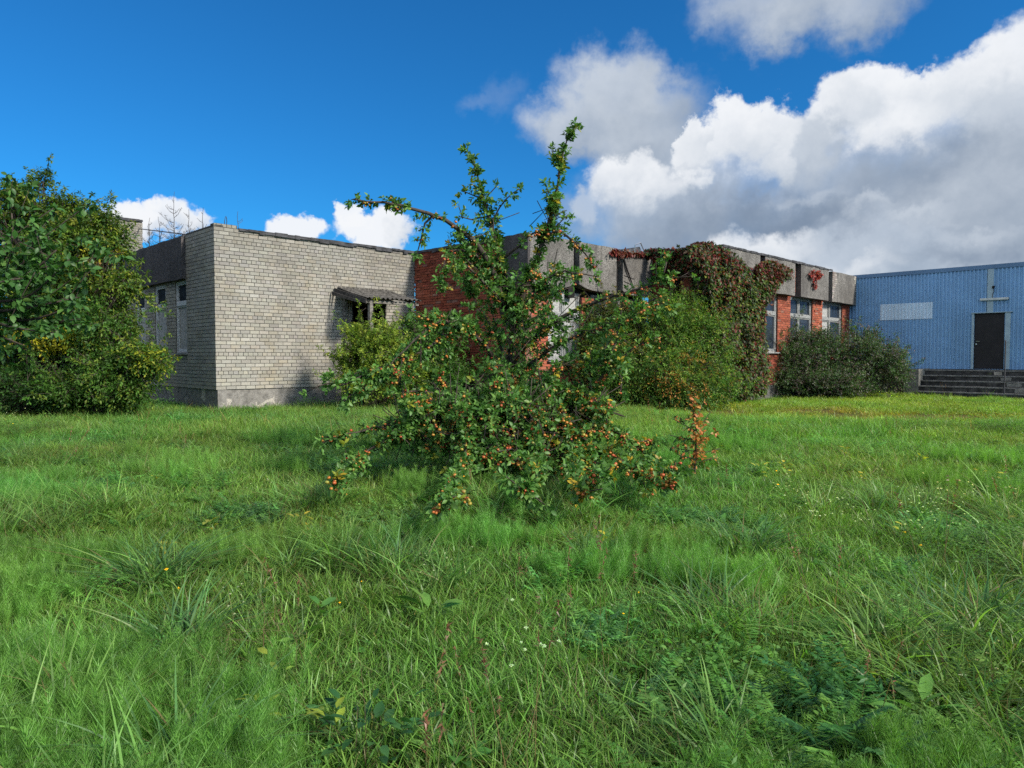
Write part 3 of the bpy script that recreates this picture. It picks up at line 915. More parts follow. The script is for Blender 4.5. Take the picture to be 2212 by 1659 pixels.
# ------------------------------------------------------------------ the crab apple tree in the middle
apple = thing('crab_apple_tree', 'low spreading crab apple tree laden with small orange apples, in front of the buildings', 'tree', gpt(1085, 1012))
def BR(*pts):
    out = []
    for i, (px, py, Y) in enumerate(pts):
        d = ray(px, py)
        if i > 1 and H+d.z*Y/d.y < .34: Y = (H-.34)/(-d.z)*d.y
        out.append(at(px, py, Y))
    return out
TR = (1085, 1000, 9.1)
branches = [  # (points as picture position and distance, start radius, side shoots per metre, apples, leaf density, shoot length)
    (BR((1088, 1012, 9.15), (1092, 930, 9.15), (1086, 850, 9.1), (1100, 760, 9.05), (1108, 680, 9.0), (1098, 610, 9.0), (1082, 560, 9.0)), .085, 7, .3, .8, .42),
    (BR((1094, 700, 9.0), (1070, 600, 8.9), (1030, 528, 8.8), (985, 490, 8.7), (945, 468, 8.6), (895, 452, 8.5), (830, 437, 8.4), (790, 434, 8.35), (758, 431, 8.3)), .045, 1.2, .85, 1.35, .16),
    (BR((935, 466, 8.6), (917, 482, 8.6), (908, 525, 8.6), (900, 552, 8.6)), .014, 1, .15, 1.1, .14),
    (BR((1098, 640, 9.0), (1080, 560, 9.05), (1068, 510, 9.1), (1055, 470, 9.1), (1045, 425, 9.1), (1035, 390, 9.1), (1029, 372, 9.1)), .04, 3.5, .15, 1.5, .22),
    (BR((1058, 480, 9.1), (1080, 450, 9.05), (1100, 425, 9.0), (1123, 408, 9.0)), .012, 1, .03, .75, .12),
    (BR((1046, 440, 9.1), (1060, 415, 9.1), (1076, 398, 9.1)), .009, 0, 0, .8, .1),
    (BR((1052, 468, 9.1), (1010, 474, 9.0), (993, 458, 9.0), (991, 440, 9.0)), .009, 0, .0, .7, .1),
    (BR((1044, 432, 9.1), (1018, 420, 9.1), (996, 413, 9.1)), .009, 0, 0, 1, .1),
    (BR((1100, 720, 9.0), (1140, 610, 8.9), (1165, 545, 8.9), (1180, 500, 8.9), (1193, 455, 8.9), (1205, 400, 8.9), (1212, 355, 8.9), (1219, 322, 8.9), (1223, 297, 8.9)), .045, 2.2, .5, 2.1, .17),
    (BR((1178, 505, 8.9), (1195, 490, 8.8), (1215, 478, 8.8), (1228, 462, 8.8)), .01, 0, .2, 1.1, .1),
    (BR((1170, 520, 8.9), (1205, 500, 8.7), (1236, 522, 8.6), (1262, 545, 8.6), (1284, 572, 8.55)), .02, 1, .9, 1.2, .14),
    (BR((1080, 560, 9.0), (1118, 535, 8.9), (1150, 505, 8.8), (1178, 495, 8.8)), .02, 2, .7, 1.1, .2),
    (BR((1078, 600, 9.0), (1020, 545, 8.8), (968, 545, 8.7), (957, 580, 8.6), (950, 596, 8.6)), .022, 3, .6, 1.1, .25),
    (BR((1090, 660, 8.9), (1035, 600, 8.6), (1000, 570, 8.5), (985, 590, 8.4)), .022, 3, .4, .9, .24),
    (BR((1100, 700, 9.0), (1150, 640, 8.7), (1200, 590, 8.5), (1240, 590, 8.4), (1290, 598, 8.4)), .022, 2.6, .4, .9, .22),
    (BR((1105, 790, 9.0), (1160, 720, 8.7), (1240, 672, 8.5), (1320, 640, 8.3), (1390, 622, 8.2), (1425, 598, 8.1), (1440, 566, 8.1)), .035, 3, .6, .9, .24),
    (BR((1100, 830, 9.0), (1180, 760, 8.5), (1260, 720, 8.2), (1340, 690, 8.0), (1395, 655, 7.9), (1430, 640, 7.9)), .03, 2.6, .6, .8, .24),
    (BR((1120, 900, 8.9), (1230, 860, 8.2), (1300, 815, 7.8), (1325, 760, 7.7), (1338, 700, 7.7), (1346, 640, 7.7)), .024, 2.2, .55, .9, .26),
    (BR((1300, 815, 7.8), (1345, 770, 7.7), (1390, 740, 7.7), (1420, 728, 7.7)), .012, 1.5, .4, .9, .18),
    (BR((1115, 860, 8.9), (1190, 800, 8.4), (1270, 790, 8.1), (1335, 800, 8.0), (1340, 850, 7.9)), .024, 2.5, .6, .8, .24),
    (BR((1085, 800, 9.0), (1030, 725, 8.6), (975, 695, 8.3), (935, 700, 8.1), (885, 745, 7.9), (840, 790, 7.8)), .028, 3.2, .5, 1.1, .22),
    (BR((1050, 745, 8.75), (1000, 712, 8.5), (950, 735, 8.2), (900, 765, 8.0), (820, 795, 7.8), (750, 812, 7.7)), .02, 3, .7, 1, .2),
    (BR((800, 802, 7.8), (740, 832, 7.6), (700, 828, 7.5), (664, 846, 7.5)), .012, 1.2, .04, 1.1, .16),
    (BR((830, 800, 7.8), (780, 840, 7.6), (750, 858, 7.5), (738, 872, 7.5)), .011, 1, .2, 1.1, .15),
    (BR((1080, 900, 9.0), (985, 862, 8.3), (900, 845, 7.9), (840, 856, 7.7)), .026, 3.5, .6, 1, .24),
    (BR((1082, 915, 9.0), (990, 880, 8.3), (920, 900, 7.9), (850, 915, 7.7), (780, 930, 7.6), (740, 942, 7.5), (700, 944, 7.5)), .032, 3.2, .75, 1, .24),
    (BR((950, 888, 8.1), (890, 925, 7.7), (830, 952, 7.5), (780, 985, 7.4), (745, 1015, 7.3), (724, 1038, 7.3)), .018, 1.6, 1.0, .9, .16),
    (BR((1085, 900, 8.9), (1030, 860, 8.0), (1010, 930, 7.3), (1000, 1000, 6.95), (976, 1042, 6.8), (958, 1075, 6.75), (946, 1094, 6.7)), .022, 2, 1.1, .9, .18),
    (BR((1100, 900, 8.9), (1130, 850, 8.0), (1150, 920, 7.4), (1162, 985, 7.1), (1150, 1030, 7.0), (1130, 1062, 7.0)), .022, 3, .6, 1, .24),
    (BR((1110, 890, 8.9), (1190, 860, 8.0), (1230, 930, 7.4), (1238, 990, 7.15), (1246, 1030, 7.1), (1262, 1066, 7.05)), .022, 3, 1.2, .9, .22),
    (BR((1110, 900, 8.9), (1200, 875, 8.2), (1270, 905, 7.8), (1340, 938, 7.6), (1400, 985, 7.5), (1430, 1020, 7.45), (1448, 1042, 7.4)), .026, 2.0, 1.2, .9, .18),
    (BR((1150, 930, 8.3), (1240, 975, 7.7), (1310, 985, 7.5), (1365, 1005, 7.4), (1410, 1028, 7.4), (1434, 1040, 7.4)), .02, 2.0, 1.2, .85, .18),
    (BR((1090, 920, 9.0), (1060, 850, 8.2), (1060, 860, 7.7), (1065, 930, 7.3), (1075, 985, 7.2)), .022, 5, .5, 1.1, .34),
    (BR((1100, 880, 9.0), (1160, 840, 8.2), (1260, 850, 7.7), (1300, 880, 7.6)), .024, 5, .7, 1, .32),
    (BR((1080, 890, 9.0), (970, 860, 8.0), (900, 880, 7.6), (880, 940, 7.5)), .022, 5, .5, 1, .3),
    (BR((1095, 780, 9.1), (1060, 700, 9.4), (1030, 660, 9.6), (1020, 620, 9.7)), .022, 5, .3, 1, .36),
    (BR((1100, 740, 9.1), (1150, 690, 9.5), (1190, 660, 9.7), (1200, 630, 9.8)), .022, 5, .3, 1, .36),
    (BR((1090, 900, 9.2), (1150, 860, 9.8), (1220, 850, 10.2), (1260, 880, 10.3)), .022, 5, .3, 1, .34),
    (BR((1090, 900, 9.2), (1010, 860, 9.8), (940, 850, 10.2), (900, 890, 10.3)), .022, 5, .3, 1, .34),
]
tb = MB()
sp_p, sp_d = [], []; ap = []
def spline(pts, step=.05):
    pts = [Vector(p) for p in pts]
    out = []
    n = len(pts)
    for i in range(n-1):
        p0, p1, p2, p3 = pts[max(i-1, 0)], pts[i], pts[i+1], pts[min(i+2, n-1)]
        m = max(2, int((p2-p1).length/step))
        for k in range(m):
            t = k/m
            out.append(.5*((2*p1)+(p2-p0)*t+(2*p0-5*p1+4*p2-p3)*t*t+(3*p1-p0-3*p2+p3)*t**3))
    out.append(pts[-1])
    return out
def dress(line, apples, dens, r0, bare=.0):
    n = len(line); ph0 = RS.uniform(0, 6.3)
    for i in range(int(n*bare), n):
        d = (line[min(i+1, n-1)]-line[max(i-1, 0)])
        if d.length < 1e-6: continue
        d.normalize()
        gap = (.95 if line[-1].z < 1 else .6)+.7*abs(math.sin(i*.23+ph0)*math.sin(i*.071+2*ph0))
        for _ in range(RS.poisson(dens*2.2*gap*(1.1-.5*i/n))):
            o = Vector(RS.normal(size=3)); o = (o-d*o.dot(d)).normalized()
            sp_p.append(line[i]+o*r0); sp_d.append(o*.9+d*.55+Vector((0, 0, .15)))
        if RS.rand() < apples*.75*gap:
            c = line[i]
            for _ in range(RS.randint(1, 7)):
                o = Vector(RS.normal(size=3))*.024
                ap.append(c+o+Vector((0, -.012, -.022)))
for pts, r0, shoots, apples, dens, sl in branches:
    ln = spline(pts)
    for i in range(1, len(ln)-1):
        ln[i] += Vector(RS.normal(size=3))*.006
    n = len(ln)
    tb.tube(ln[::2] + ([ln[-1]] if (n-1) % 2 else []), [r0*(1-.86*i/n)+.0022 for i in range(0, n, 2)] + ([.0025] if (n-1) % 2 else []), 6)
    dress(ln, apples*(.6 if pts[-1].z > 2.6 else 1.25), dens*(1.6 if pts[-1].z < 1 else 1.1), .01, .1)
    tot = n*.05
    for _ in range(int(tot*shoots*1.15)):
        i = RS.randint(int(n*.2), n)
        d = (ln[min(i+1, n-1)]-ln[max(i-1, 0)]).normalized()
        o = Vector(RS.normal(size=3)); o = (o-d*o.dot(d)).normalized()
        L = sl*RS.uniform(.5, 1.5)
        q = [ln[i], ln[i]+(o*.6+d*.5+Vector((0, 0, .12)))*L*.5, ln[i]+(o*.85+d*.8+Vector((0, 0, .05)))*L]
        q2 = spline(q)
        tb.tube(q2[::2]+[q2[-1]], [.006]*len(q2[::2])+[.0025], 4)
        dress(q2, apples*.65, dens*1.2, .004)
for k in range(4):
    a = k*1.7+.4
    b = gpt(1085, 1012)
    tb.tube([b+Vector((math.cos(a)*.07, math.sin(a)*.07, -.1)), b+Vector((math.cos(a)*.12, math.sin(a)*.12, .35)), b+Vector((math.cos(a)*.3, math.sin(a)*.3, .85))], [.05, .042, .028], 7)
fill_up = [lobe(*a) for a in ((1095, 635, 8.9, 50, 70, .4), (1130, 715, 8.7, 70, 55, .5), (1100, 800, 8.5, 55, 45, .4), (990, 705, 8.3, 36, 22, .3), (950, 712, 8.2, 36, 20, .3), (860, 800, 8.0, 40, 18, .3),
  (1205, 690, 8.5, 45, 26, .3), (1220, 800, 8.1, 40, 30, .3), (1320, 720, 7.9, 24, 50, .25), (1060, 565, 9.0, 36, 44, .3), (1175, 620, 8.8, 36, 50, .3), (1060, 495, 9.1, 18, 40, .18), (1190, 470, 8.9, 13, 50, .15), (985, 545, 8.8, 28, 34, .25))]
fill_low = [lobe(*a) for a in ((1060, 880, 8.0, 140, 40, .6), (950, 890, 7.9, 90, 36, .5), (1180, 890, 7.8, 110, 44, .5), (1110, 955, 7.6, 130, 48, .5), (1000, 940, 7.7, 90, 44, .5), (1220, 935, 7.6, 80, 42, .4), (1290, 870, 7.7, 46, 36, .4), (860, 930, 7.6, 60, 24, .4), (1040, 985, 7.4, 60, 36, .4), (1170, 990, 7.3, 70, 36, .4))]
f1, f2 = lobe_points(fill_up, 380, RS, 7, .45, .3, .12), lobe_points(fill_low, 2000, RS, 8, .42, .3, .12)
fp, fo = np.concatenate([f1[0], f2[0]]), np.concatenate([f1[1], f2[1]])
for p, o in zip(fp, fo):
    p = Vector(p); o = Vector(o)
    sp_p.append(p); sp_d.append(o*.6+Vector((0, 0, .3))+Vector(RS.normal(size=3))*.5)
    if RS.rand() < (.14 if p.z > 1.6 else .46):
        for _ in range(RS.randint(1, 6)): ap.append(p+Vector(RS.normal(size=3))*.03+Vector((0, 0, -.03)))
    if RS.rand() < .35:
        q = Vector(RS.normal(size=3))*.12
        tb.tube([p-o*.35+q, p-o*.15+q*.5, p+o*.06], [.006, .005, .003], 3)
tb.build('trunk', M['bark'], apple, True)
SP, SD = np.array([tuple(x) for x in sp_p]), np.array([tuple(x) for x in sp_d])
print('apple shoots', len(SP), 'apples', len(ap))
lp, ld, lu, lL, li = sprig_leaves(SP, SD, np.full(len(SP), .075), 6, .059, RS, .22, .8, .55)
APAL = [(6, (.066, .148, .030)), (3, (.05, .115, .026)), (2.5, (.10, .19, .04)), (.35, (.17, .19, .02)), (.12, (.30, .22, .02))]
C = palette(len(SP), APAL)[li]
low = lp[:, 2] < 1.0
ylw = low & (lp[:, 0] > .5) & (RS.rand(len(lp)) < .10)
C[ylw] = np.array((.32, .22, .02))*RS.uniform(.6, 1.2, (ylw.sum(), 1))
leaves('foliage', lp, ld, lu, lL, lL*.58, C, M['apple_leaf'], apple, True, .4, .22, True)
# apples: four kinds share a mesh each
def apple_mesh(i):
    mb = MB(); nr, ns = 6, 8; r = .0155
    for j in range(nr+1):
        th = math.pi*j/nr
        for k in range(ns):
            ph = 2*math.pi*k/ns
            rr = r*math.sin(th)*(1.05-.08*math.cos(th)); z = r*math.cos(th)*.95 - (.3*r*max(0, math.cos(th))**8) + (.2*r*max(0, -math.cos(th))**8)
            mb.v.append((rr*math.cos(ph), rr*math.sin(ph), z)); mb.c.append((1, 1, 1))
    for j in range(nr):
        for k in range(ns):
            mb.f.append((j*ns+k, j*ns+(k+1) % ns, (j+1)*ns+(k+1) % ns, (j+1)*ns+k)); mb.mi.append(0)
    mb.tube([(0, 0, r*.6), (.002, .001, r*1.7), (.004, .0, r*2.4)], [.0012]*3, 3)
    o = mb.build('crab_apple', APPLE_M[i], apple, True)
    return o
order = sorted(range(len(ap)), key=lambda i: ap[i].y)
near = order[:100]; rest = order[100:]
kinds = lambda p: RS.choice(4, p=[.42, .33, .15, .10] if p.z < 1.3 else ([.25, .38, .2, .17] if p.z < 2.6 else [.38, .32, .12, .18]))
protos = {}
for i in near:
    k = int(kinds(ap[i]))
    if k not in protos:
        o = protos[k] = apple_mesh(k)
    else:
        o = protos[k].copy(); COL.objects.link(o); o.parent = apple; o.matrix_parent_inverse = protos[k].matrix_parent_inverse
    o.location = ap[i]; o.rotation_euler = (RS.uniform(-.5, .5), RS.uniform(-.5, .5), RS.uniform(0, 6.3)); o.scale = (s_ := RS.uniform(.65, 1.25), s_, s_)
for k in range(4):
    if k not in protos: protos[k] = apple_mesh(k); protos[k].location = ap[near[0]]+Vector((.03, .02, 0))
mb = MB()
for i in rest:
    k = int(kinds(ap[i])); s_ = RS.uniform(.6, 1.22); me = protos[k].data
    R = Matrix.Rotation(RS.uniform(0, 6.3), 3, 'Z')
    mb.add([ap[i]+R @ (v.co*s_) for v in me.vertices], [tuple(p.vertices) for p in me.polygons], (1, 1, 1), k)
tag(mb.build('crab_apple_fruit', APPLE_M, apple, True), kind='stuff')

# ------------------------------------------------------------------ orange sapling on the right of the tree
sb = gpt(1500, 1030)
sap = thing('sapling', 'thin sapling with dry orange leaves standing in the grass right of the apple tree', 'sapling', sb)
Ys = sb.y
ln = spline([at(1500, 1036, Ys), at(1502, 985, Ys), at(1504, 930, Ys), at(1499, 890, Ys), at(1493, 852, Ys)], .04)
tb = MB(); tb.tube(ln, [.013*(1-.8*i/len(ln))+.002 for i in range(len(ln))], 5)
pp, dd = [], []
for p in ln[5:]:
    for _ in range(3): pp.append(p); dd.append(Vector(RS.normal(size=3)))
for (a, b, c) in (((1503, 955), (1530, 942), (1552, 930)), ((1503, 978), (1530, 976), (1555, 969)), ((1502, 975), (1470, 970), (1450, 965)), ((1502, 930), (1475, 916), (1455, 905)), ((1502, 925), (1520, 910), (1535, 890)), ((1503, 990), (1470, 985), (1462, 972)), ((1502, 1000), (1522, 995), (1540, 990)), ((1503, 950), (1478, 948), (1447, 940)), ((1501, 905), (1512, 888), (1520, 870)), ((1503, 1015), (1480, 1008), (1462, 1000))):
    dy = RS.uniform(-.25, .25)
    l2 = spline([at(*a, Ys), at(*b, Ys+dy*.5), at(*c, Ys+dy)], .04)
    tb.tube(l2, [.005]*len(l2), 4)
    for j, p in enumerate(l2[2:]):
        if RS.rand() < .75: pp.append(p); dd.append(Vector(RS.normal(size=3)))
tb.build('trunk', M['bark'], sap)
for _ in range(80):
    f = RS.uniform(.2, .95); c = ln[int(f*(len(ln)-1))]; o = Vector(RS.normal(size=3))*.09*(1.4-f); pp.append(c+o); dd.append(o+Vector((0, 0, .1)))
PP, DD = np.array([tuple(x) for x in pp]), np.array([tuple(x) for x in dd])
lp, ld, lu, lL, li = sprig_leaves(PP, DD, np.full(len(PP), .04), 4, .05, RS, .3)
C = palette(len(lp), [(5, (.36, .13, .035)), (3, (.30, .17, .045)), (2, (.40, .20, .06)), (3, (.075, .13, .03))])
C[(lp[:, 0] < sb.x-.05) & (RS.rand(len(lp)) < .6)] = (.05, .09, .025)
leaves('foliage', lp, ld, lu, lL, lL*.6, C, M['apple_leaf'], sap, True)

# ------------------------------------------------------------------ shrubs along the buildings
YG = [(5, (.085, .135, .016)), (3, (.05, .10, .018)), (2.2, (.15, .175, .02)), (1.2, (.028, .06, .014))]
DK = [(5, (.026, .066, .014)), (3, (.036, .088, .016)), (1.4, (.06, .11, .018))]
tY = 17.3
bush('tall_shrub', 'tall yellow-green shrub rising past the roof beside the boarded side windows', 'shrub', at(130, 885, tY).xy.to_3d(),
     [lobe(40, 520, tY+.8, 100, 120, 1.2), lobe(85, 425, tY, 46, 50, .5), lobe(10, 430, tY, 40, 40, .5), lobe(120, 455, tY, 50, 40, .5), lobe(150, 520, tY, 95, 90, 1.1), lobe(195, 505, tY-.2, 64, 60, .9), lobe(222, 475, tY-.2, 32, 30, .5), lobe(240, 525, tY-.3, 36, 36, .6), lobe(130, 640, tY, 120, 110, 1.2), lobe(215, 630, tY-.4, 66, 80, .9), lobe(268, 612, tY-.6, 40, 26, .5), lobe(20, 440, tY+.5, 30, 50, .5), lobe(180, 730, tY-.4, 95, 75, 1.0), lobe(80, 710, tY-.8, 100, 36, .5)],
     5200, 6, .080, .46, YG, sub=24, subr=.26, inner=.18, wand=.04, wlen=1.4, droop=.55, up=.25, shoot=.3, r0=.04,
     patches=[((*at(212, 545, tY-.8),), (.35, .8, .3), (.26, .24, .02), .7), ((*at(165, 720, tY-1.2),), (.5, .9, .35), (.27, .26, .02), .6), ((*at(90, 715, tY-1.2),), (1.1, 1.3, .36), (.33, .30, .02), .75), ((*at(30, 745, tY-1),), (.6, 1.3, .3), (.33, .30, .02), .65), ((*at(195, 560, tY-1),), (.2, .6, .25), (.28, .18, .05), .4)])
bush('spreading_shrub', 'low spreading shrub with yellowing tips reaching in front of the grey side wall', 'shrub', at(240, 885, 16.3).xy.to_3d(),
     [lobe(255, 800, 16.2, 78, 60, .9), lobe(300, 770, 15.9, 50, 32, .6), lobe(230, 700, 16.3, 70, 60, .8), lobe(180, 840, 16.2, 80, 40, .9), lobe(270, 845, 16.0, 50, 36, .6), lobe(330, 775, 15.8, 28, 16, .35)],
     2600, 6, .07, .46, [(5, (.055, .12, .018)), (3, (.04, .095, .016)), (2.2, (.11, .15, .02))], sub=18, subr=.28, inner=.18, droop=.5, up=.2, shoot=.28,
     patches=[((*at(325, 770, 15.5),), (.5, .8, .25), (.22, .24, .02), .4), ((*at(280, 740, 15.5),), (.4, .8, .3), (.16, .19, .02), .4)])
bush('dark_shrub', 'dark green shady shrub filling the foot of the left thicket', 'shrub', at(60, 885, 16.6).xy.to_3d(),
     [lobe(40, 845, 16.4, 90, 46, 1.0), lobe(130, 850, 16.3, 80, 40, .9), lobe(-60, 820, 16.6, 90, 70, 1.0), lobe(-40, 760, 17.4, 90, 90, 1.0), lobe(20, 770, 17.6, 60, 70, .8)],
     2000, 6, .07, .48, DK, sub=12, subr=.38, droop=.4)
# near apple tree whose branches hang in from the left
bt = Vector((-7.4, 8.6, 0))
nt_ = thing('apple_tree', 'apple tree with big dark glossy leaves hanging in at the left edge', 'tree', bt)
tb = MB(); pp, dd = [], []
tb.tube([bt+Vector((0, 0, -.1)), bt+Vector((.1, 0, .9)), bt+Vector((.25, -.05, 1.7))], [.13, .11, .09], 9)
hub = bt+Vector((.25, -.05, 1.7))
for (a, b, c, y) in (((-60, 620), (20, 540), (25, 455), 8.3), ((-60, 640), (40, 580), (80, 500), 8.1), ((-60, 650), (50, 600), (122, 540), 8.0), ((-50, 660), (60, 640), (150, 560), 7.9), ((-50, 680), (60, 665), (178, 640), 7.8), ((-50, 690), (70, 690), (170, 655), 8.2), ((-60, 690), (40, 710), (130, 720), 7.7), ((-60, 700), (10, 730), (60, 750), 7.9), ((-60, 640), (0, 610), (60, 600), 7.6), ((-70, 620), (-20, 520), (-10, 460), 8.2), ((-70, 660), (20, 650), (90, 640), 8.6), ((-60, 640), (30, 580), (60, 530), 8.7), ((-50, 690), (90, 700), (165, 690), 8.1), ((-60, 630), (60, 600), (105, 575), 8.5), ((-60, 720), (0, 745), (20, 790), 8.0)):
    dy = RS.uniform(-.4, .4)
    l2 = spline([hub, at(*a, y+.3), at(*b, y+dy*.4), at(*c, y+dy)], .05)
    n = len(l2)
    tb.tube(l2[::2], [.03*(1-.85*i/n)+.003 for i in range(0, n, 2)], 5)
    for i in range(int(n*.3), n):
        d = (l2[min(i+1, n-1)]-l2[max(i-1, 0)]).normalized()
        for _ in range(RS.poisson(1.0)):
            o = Vector(RS.normal(size=3)); pp.append(l2[i]); dd.append(o+d*.6+Vector((0, 0, .2)))
        if RS.rand() < .2:
            o = Vector(RS.normal(size=3))*.35; o.z = abs(o.z)*.7
            l3 = spline([l2[i], l2[i]+o*.5+d*.12, l2[i]+o+d*.25], .05)
            tb.tube(l3, [.005]*len(l3), 4)
            for p in l3[2:]:
                for _ in range(RS.poisson(1.4)): pp.append(p); dd.append(Vector(RS.normal(size=3))+Vector((0, 0, .25)))
tb.build('trunk', M['bark'], nt_, True)
PP, DD = np.array([tuple(x) for x in pp]), np.array([tuple(x) for x in dd])
lp, ld, lu, lL, li = sprig_leaves(PP, DD, np.full(len(PP), .06), 3, .088, RS, .3, .8, .6)
leaves('foliage', lp, ld, lu, lL, lL*.6, palette(len(lp), [(6, (.036, .092, .022)), (3, (.052, .125, .028)), (1, (.07, .14, .03))]), M['apple_leaf'], nt_, True, .4, .25, True)

bush('porch_bush', 'bright yellow-green bush growing up in front of the timber porch', 'bush', at(800, 880, 18.6).xy.to_3d(),
     [lobe(780, 775, 18.5, 44, 62, .7), lobe(818, 745, 18.5, 36, 40, .6), lobe(850, 760, 18.7, 46, 60, .7), lobe(790, 830, 18.4, 52, 44, .7), lobe(865, 825, 18.6, 50, 44, .7), lobe(765, 740, 18.5, 25, 36, .4)],
     2600, 6, .066, .42, [(5, (.15, .215, .026)), (3, (.10, .17, .022)), (2.5, (.22, .26, .035)), (1, (.05, .09, .015))], sub=20, subr=.27, inner=.18, droop=.25, up=.5, shoot=.25)
bush('young_tree', 'dark green young maple in the corner between grey and red walls', 'bush', at(915, 875, 20.0).xy.to_3d(),
     [lobe(905, 715, 20, 35, 45, .5), lobe(935, 740, 20, 42, 45, .5), lobe(905, 790, 19.8, 45, 60, .6), lobe(960, 790, 19.6, 40, 40, .5), lobe(1000, 830, 19, 50, 30, .5), lobe(1090, 810, 18.6, 60, 40, .5)],
     1500, 6, .075, .5, GREENS, sub=10, subr=.4, droop=.3)
bush('large_bush', 'big light green bush with orange patches in front of the vine-covered corner', 'bush', at(1420, 890, 19.6).xy.to_3d(),
     [lobe(1440, 720, 20, 80, 70, 1.0), lobe(1365, 760, 19.8, 70, 80, 1.0), lobe(1490, 730, 20.1, 60, 60, .8), lobe(1530, 780, 20, 52, 66, .8), lobe(1430, 800, 19.4, 110, 60, 1.1), lobe(1340, 830, 19.4, 80, 56, .9), lobe(1480, 840, 19.3, 100, 46, 1.0), lobe(1540, 840, 19.6, 46, 44, .7), lobe(1390, 690, 20.2, 40, 36, .6), lobe(1300, 770, 19.9, 40, 60, .6), lobe(1480, 665, 20.3, 38, 36, .5), lobe(1440, 665, 20.3, 40, 30, .5), lobe(1520, 700, 20.3, 36, 40, .5)],
     6800, 6, .062, .42, [(5, (.085, .165, .024)), (3, (.052, .12, .02)), (2.6, (.155, .21, .03)), (1.0, (.03, .065, .013)), (.5, (.22, .15, .03))], sub=24, subr=.27, droop=.45, up=.25, shoot=.32, inner=.18,
     patches=[((*at(1435, 822, 18.3),), (.55, .7, .22), (.34, .15, .035), .6), ((*at(1480, 838, 18.3),), (.75, .7, .17), (.34, .16, .04), .55), ((*at(1500, 778, 18.8),), (.55, .8, .15), (.26, .15, .03), .65), ((*at(1450, 852, 18.3),), (.6, .7, .15), (.3, .14, .03), .55), ((*at(1380, 740, 19),), (.35, .9, .3), (.17, .12, .03), .5), ((*at(1545, 800, 19),), (.3, .8, .4), (.2, .14, .025), .3)])
bush('brownish_bush', 'olive brown bush between the boarded window and the large light green bush', 'bush', at(1300, 885, 20.3).xy.to_3d(),
     [lobe(1310, 690, 20.6, 50, 44, .5), lobe(1290, 745, 20.4, 40, 50, .5), lobe(1345, 700, 20.8, 40, 44, .5), lobe(1290, 810, 20, 50, 50, .5)],
     1500, 6, .06, .42, [(4, (.075, .10, .02)), (3, (.05, .08, .018)), (2, (.13, .10, .025)), (1, (.05, .09, .018))], sub=12, subr=.36)
bush('purple_shrub', 'dense dark shrub with purplish tips below the windows and blue wall', 'shrub', at(1790, 856, 25.4).xy.to_3d(),
     [lobe(1710, 790, 25.0, 62, 60, 1.0), lobe(1780, 770, 25.3, 75, 50, 1.0), lobe(1850, 785, 25.4, 70, 54, 1.0), lobe(1900, 805, 25.4, 54, 46, .9), lobe(1690, 815, 24.8, 56, 40, .9), lobe(1790, 825, 24.8, 110, 34, 1.0), lobe(1885, 735, 25.5, 20, 20, .3), lobe(1925, 770, 25.4, 26, 22, .4), lobe(1710, 730, 25.3, 24, 26, .4), lobe(1760, 735, 25.4, 30, 26, .4)],
     5600, 6, .075, .40, [(5, (.045, .088, .03)), (3, (.065, .112, .038)), (2.6, (.10, .075, .07)), (1.8, (.125, .125, .10)), (1, (.025, .04, .014))], sub=16, subr=.34, droop=.1, up=.6, shoot=.32)

